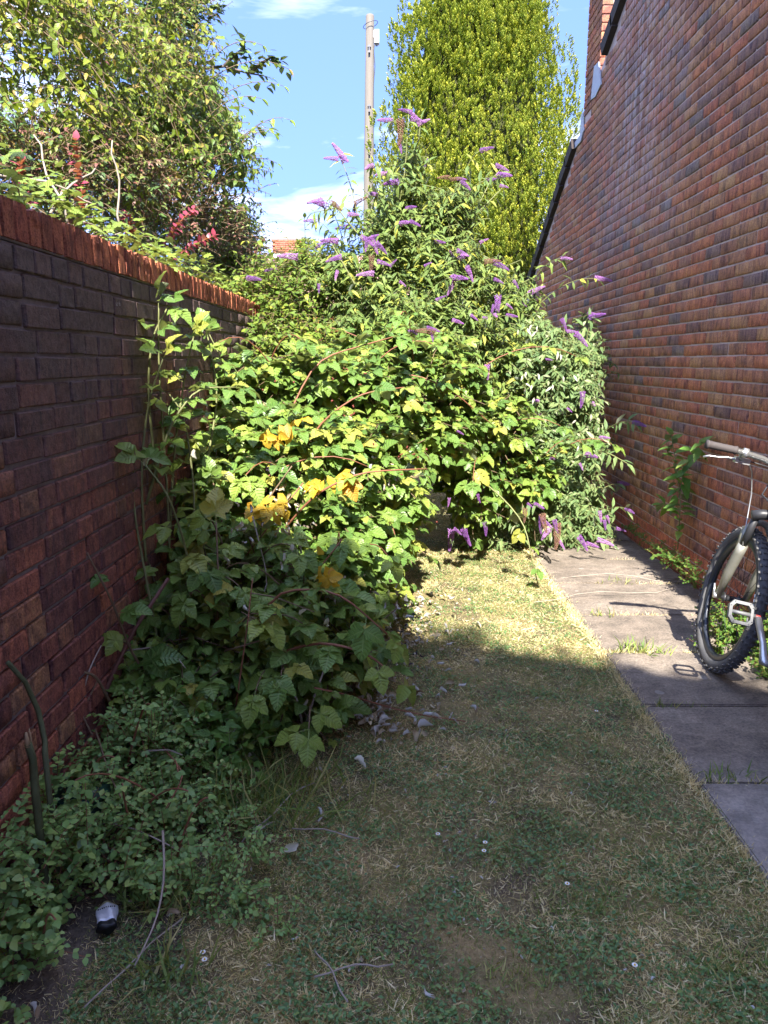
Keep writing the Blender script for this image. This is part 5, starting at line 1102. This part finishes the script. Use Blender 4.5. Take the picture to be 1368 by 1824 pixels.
def wheel(name, y):
    w = bpy.data.objects.new(name, None); COL.objects.link(w); w.parent = bike; w.location = (0, y, RW)
    mb = MB(); mb.torus((0, 0, 0), RW-.030, .025, n=64, m=12)
    for i in range(66):                                    # tread blocks
        a = 2*math.pi*i/66
        rows = ((-.019, .55), (-.0065, 1), (.0065, 1), (.019, .55)) if i % 2 else ((-.024, .2), (-.012, .9), (0, 1), (.012, .9), (.024, .2))
        for hx, k_ in rows:
            r0 = RW-.030+math.sqrt(max(.026**2-hx*hx, 0))-.002; r1 = r0+.0065; da = .026 if abs(hx) < .015 else .032
            v = []
            for r_ in (r0, r1):
                for dx, dd in ((-.0048, -da/2), (.0048, -da/2), (.0048, da/2), (-.0048, da/2)):
                    v.append((hx*(1.12 if r_ == r1 else 1)+dx, r_*math.cos(a+dd), r_*math.sin(a+dd)))
            mb.add(v, [(4, 5, 6, 7), (0, 1, 5, 4), (1, 2, 6, 5), (2, 3, 7, 6), (3, 0, 4, 7)])
    mb.build('tyre', Mt, w)
    mb = MB(); n = 64; v = []; f = []; sec = [(-.013, .283), (-.013, .262), (-.005, .252), (.005, .252), (.013, .262), (.013, .283)]
    for i in range(n):
        a = 2*math.pi*i/n
        for hx, r_ in sec: v.append((hx, r_*math.cos(a), r_*math.sin(a)))
    for i in range(n):
        for j in range(6): f.append((i*6+j, i*6+(j+1) % 6, ((i+1) % n)*6+(j+1) % 6, ((i+1) % n)*6+j))
    mb.add(v, f, True); mb.build('rim', Mr_, w)
    mb = MB(); mb.tube([(-.052, 0, 0), (-.035, 0, 0), (-.033, 0, 0), (-.028, 0, 0), (.028, 0, 0), (.033, 0, 0), (.052, 0, 0)], [.007, .008, .024, .014, .014, .024, .008], 16); mb.build('hub', Mbl, w)
    me = None
    for i in range(28):
        a = 2*math.pi*i/28; sx = .030 if i % 2 else -.030; b_ = a+(.42 if (i//2) % 2 else -.42)
        mb = MB(); mb.tube([(sx, .022*math.cos(b_), .022*math.sin(b_)), (sx*.1, .258*math.cos(a), .258*math.sin(a))], .0011, 4, False); mb.build('spoke', Ms, w)
    mb = MB()
    for i in range(5):
        for sx in (-.0138,):
            pts = []
            for r_ in (.262, .280):
                for a in (2.75+i*.075, 2.80+i*.075): pts.append((sx, r_*math.cos(a), r_*math.sin(a)))
            pts += [(sx+.0006, p_[1], p_[2]) for p_ in pts]
            mb.add(pts, [(0, 1, 3, 2), (4, 6, 7, 5), (0, 4, 5, 1), (2, 3, 7, 6), (0, 2, 6, 4), (1, 5, 7, 3)])
    mb.build('decal', Mdec, w)
    return w
wheel('front_wheel', 0); wheel('rear_wheel', -1.06)
def part(name, mat, *tubes, parent=None):
    mb = MB()
    for pts, r_, *n_ in tubes: mb.tube(pts, r_, n_[0] if n_ else 12)
    return mb.build(name, mat, parent or bike)
AX = (0, 0, RW); CR = (0, -.125, .74); HT = (0, -.185, .90); HB = (0, -.150, .80)
fk = part('fork', Mf, ([(-.058, 0, RW-.005), (-.060, -.035, .46), (-.060, -.075, .56), (-.058, -.085, .60)], [.013, .021, .022, .021]), ([(.058, 0, RW-.005), (.060, -.035, .46), (.060, -.075, .56), (.058, -.085, .60)], [.013, .021, .022, .021]),
     ([(-.060, -.070, .575), (-.055, -.055, .655), (-.03, -.048, .695), (0, -.046, .705), (.03, -.048, .695), (.055, -.055, .655), (.060, -.070, .575)], [.019, .018, .016, .015, .016, .018, .019]))
part('stanchion', Mbl, ([(-.058, -.080, .58), (-.058, -.122, .735)], .015), parent=fk); part('stanchion', Mbl, ([(.058, -.080, .58), (.058, -.122, .735)], .015), parent=fk)
part('fork_crown', Mbl, ([(-.078, -.125, .735), (-.04, -.13, .75), (0, -.132, .755), (.04, -.13, .75), (.078, -.125, .735)], .022), parent=fk)
part('axle_lever', Mal, ([(-.052, 0, RW), (-.078, 0, RW)], .012), ([(-.076, 0, RW), (-.080, .02, RW+.05)], [.006, .004]), parent=fk)
part('head_tube', Mfr, ([(0, -.133, .758), (0, -.180, .885)], .026, 16))
part('headset', Mbl, ([(0, -.182, .885), (0, -.19, .91)], .024))
BB = (0, -.66, .29); ST = (0, -.84, .75)
part('down_tube', Mfr, ([(0, -.150, .80), (0, -.30, .66), BB], [.026, .030, .028], 16)); part('top_tube', Mfr, ([(0, -.178, .865), (0, -.80, .66)], [.022, .018], 14)); part('seat_tube', Mfr, ([BB, (0, -.80, .70)], .019, 12))
for sx in (-1, 1): part('stay', Mfr, ([(sx*.03, -.69, .29), (sx*.065, -1.06, RW)], [.012, .009])); part('stay', Mfr, ([(sx*.02, -.79, .66), (sx*.065, -1.06, RW)], [.010, .008]))
part('seat_post', Mbl, ([(0, -.80, .69), (0, -.86, .86)], .014))
mb = MB(); mb.tube([(0, -.70, .885), (0, -.78, .885), (0, -.86, .88), (0, -.95, .89), (0, -.98, .895)], [.018, .026, .05, .072, .05], 16, True, .4); mb.build('saddle', Mbl, bike)
part('stem', Mbl, ([(0, -.190, .915), (0, -.135, .945)], .020, 14))
BZ = .955; BYp = -.125
hb = part('handlebar', plain('chrome_bar', (.45, .45, .43), .25, .85), ([(-.345, BYp-.03, BZ+.028), (-.20, BYp-.012, BZ+.026), (-.11, BYp, BZ+.018), (-.05, BYp, BZ), (0, BYp, BZ-.004), (.05, BYp, BZ), (.11, BYp, BZ+.018), (.20, BYp-.012, BZ+.026), (.335, BYp-.03, BZ+.028)], .0125))
for sx in (-1, 1):
    mb = MB(); n = 18; pts = [(sx*(.35-.125*i/n), BYp-.031+.018*i/n*.8, BZ+.028) for i in range(n+1)]
    mb.tube(pts, [.0185 if i in (0, 1, n) else (.0168 if i % 2 else .0155) for i in range(n+1)], 14); mb.build('grip', Mgr, hb)
    mb = MB(); x = sx*.195; mb.tube([(x, BYp-.012, BZ+.026), (x-sx*.018, BYp-.012, BZ+.026)], .020, 14); mb.tube([(x-sx*.008, BYp, BZ+.02), (x-sx*.012, BYp+.028, BZ-.006)], [.013, .014], 8)
    mb.box((min(x-sx*.05, x+sx*.01), BYp+.015, BZ-.022), (max(x-sx*.05, x+sx*.01), BYp+.045, BZ+.002)); bl = mb.build('brake_lever', Mal, hb)
    mb = MB(); mb.tube([(x+sx*.0, BYp+.036, BZ-.010), (x+sx*.035, BYp+.050, BZ-.010), (x+sx*.07, BYp+.052, BZ-.018), (x+sx*.105, BYp+.050, BZ-.020), (x+sx*.125, BYp+.060, BZ-.030)], [.008, .0065, .0055, .006, .0065], 8, True, .7); mb.build('lever_blade', Mal, bl)
part('brake_hose', Mal, ([(-.145, BYp+.03, BZ-.012), (-.105, BYp+.075, BZ-.05), (-.075, BYp+.085, BZ-.14), (-.070, BYp+.05, BZ-.26), (-.066, BYp+.02, BZ-.36), (-.062, -.075, .58)], .0028, 6))
part('gear_cable', Mbl, ([(-.14, BYp+.03, BZ-.006), (-.04, BYp+.09, BZ-.015), (.02, BYp+.07, BZ-.03), (.03, -.12, .80), (.02, -.2, .74)], .0028, 6))
part('cable_loop', Mbl, ([(.06, BYp+.06, BZ-.04), (-.02, BYp+.09, BZ-.09), (-.05, BYp+.04, BZ-.13), (-.03, -.16, .80), (-.025, -.24, .72)], .004, 6))
# crank and pedals
cr = part('crank', Mal, ([(-.060, -.66, .29), (-.082, -.655, .29), (-.072, -.585, .335), (-.070, -.475, .398)], [.016, .015, .012, .013]), ([(.06, -.66, .29), (.085, -.665, .285), (.098, -.815, .225)], [.016, .013, .012]))
mb = MB(); mb.tube([(-.06, -.66, .29), (.06, -.66, .29)], .022, 14); mb.build('bottom_bracket', Mbl, bike)
mb = MB(); mb.tube([(.045, -.66, .29), (.049, -.66, .29)], .085, 32); mb.build('chainring', Mbl, bike)
def pedal(x0, y0, z0, sx, tilt):
    pe = bpy.data.objects.new('pedal', None); COL.objects.link(pe); pe.parent = bike; pe.location = (x0, y0, z0); pe.rotation_euler = (tilt, 0, 0)
    mb = MB(); W = .092; D = .045
    o_ = [(0, -D*.7), (.012, -D), (W-.016, -D), (W, -D*.55), (W, D*.55), (W-.016, D), (.012, D), (0, D*.7)]; i_ = [(.010, -D*.45), (.02, -D+.012), (W-.024, -D+.012), (W-.012, -D*.4), (W-.012, D*.4), (W-.024, D-.012), (.02, D-.012), (.010, D*.45)]
    v = []; f = []
    for z in (-.008, .008):
        v += [(sx*(a+.012), b, z) for a, b in o_] + [(sx*(a+.012), b, z) for a, b in i_]
    for i in range(8):
        j = (i+1) % 8; f += [(i, j, j+8, i+8), (i+16, i+24, j+24, j+16), (i, i+16, j+16, j), (i+8, j+8, j+24, i+24)]
    mb.add(v, f); mb.tube([(sx*.002, 0, 0), (sx*(W+.008), 0, 0)], [.0085, .0075], 10); mb.tube([(sx*.03, -.034, 0), (sx*.03, -.012, 0)], .003, 6)
    for a, b in o_:
        for s_ in (-1, 1): mb.tube([(sx*(a*.9+.016), b*.88, s_*.007), (sx*(a*.9+.016), b*.88, s_*.012)], .002, 5)
    mb.build('cage', Mped, pe)
    mb = MB(); mb.tube([(-sx*.016, 0, 0), (sx*.006, 0, 0)], .0075, 10); mb.build('spindle_end', Mred, pe)
pedal(-.078, -.467, .402, -1, rad(62)); pedal(.115, -.822, .222, 1, rad(10))

# ------------------------------------------------ what throws the shade: the house and tree behind the photographer
M_RW = M_BR_RED
hb_ = thing('neighbouring_house', 'red brick house standing behind the photographer, its roof shading the near lawn', 'house', (-1, -6, 0))
def top_z(x): return 7.50 - .42*x
xs0, xs1 = -1.9, 2.3
mesh_py('wall', [(xs0, -9, -.05), (xs1, -9, -.05), (xs1, -4, -.05), (xs0, -4, -.05), (xs0, -9, top_z(xs0)), (xs1, -9, top_z(xs1)), (xs1, -4, top_z(xs1)), (xs0, -4, top_z(xs0))],
        [(0, 3, 2, 1), (4, 5, 6, 7), (0, 1, 5, 4), (1, 2, 6, 5), (2, 3, 7, 6), (3, 0, 4, 7)], M_BR_RED, hb_)
mesh_py('roof', [(xs0-.2, -9.3, top_z(xs0-.2)+.004), (xs1+.2, -9.3, top_z(xs1+.2)+.004), (xs1+.2, -3.75, top_z(xs1+.2)+.004), (xs0-.2, -3.75, top_z(xs0-.2)+.004), (xs0-.2, -9.3, top_z(xs0-.2)+.12), (xs1+.2, -9.3, top_z(xs1+.2)+.12), (xs1+.2, -3.75, top_z(xs1+.2)+.12), (xs0-.2, -3.75, top_z(xs0-.2)+.12)],
        [(0, 3, 2, 1), (4, 5, 6, 7), (0, 1, 5, 4), (1, 2, 6, 5), (2, 3, 7, 6), (3, 0, 4, 7)], M_ROOFT, hb_)
bush('tree_behind', 'leafy shrub tree behind the photographer casting a broken edge of shade', 'tree', (0, -3.2, 0), ML['ovate'], T_OVATE,
  [((x, -3.3, 6.75-.42*x + dz*2), (.45, .35, .42)) for x, dz in ((-1.7, 0), (-1.0, .12), (-.3, 0), (.4, .1), (1.1, .02), (1.8, .08)  )], 330, 0, fn=lambda c: c[:, 2] > 0, L=.4, K=8, size=.085, front=False)
mb = MB(); tb = bpy.data.objects['tree_behind']; mb.tube([(.1, -3.4, -.05), (.0, -3.4, 3), (0, -3.35, 6.3)], [.12, .09, .04], 8); mb.build('trunk', M_TRUNK, tb, True)
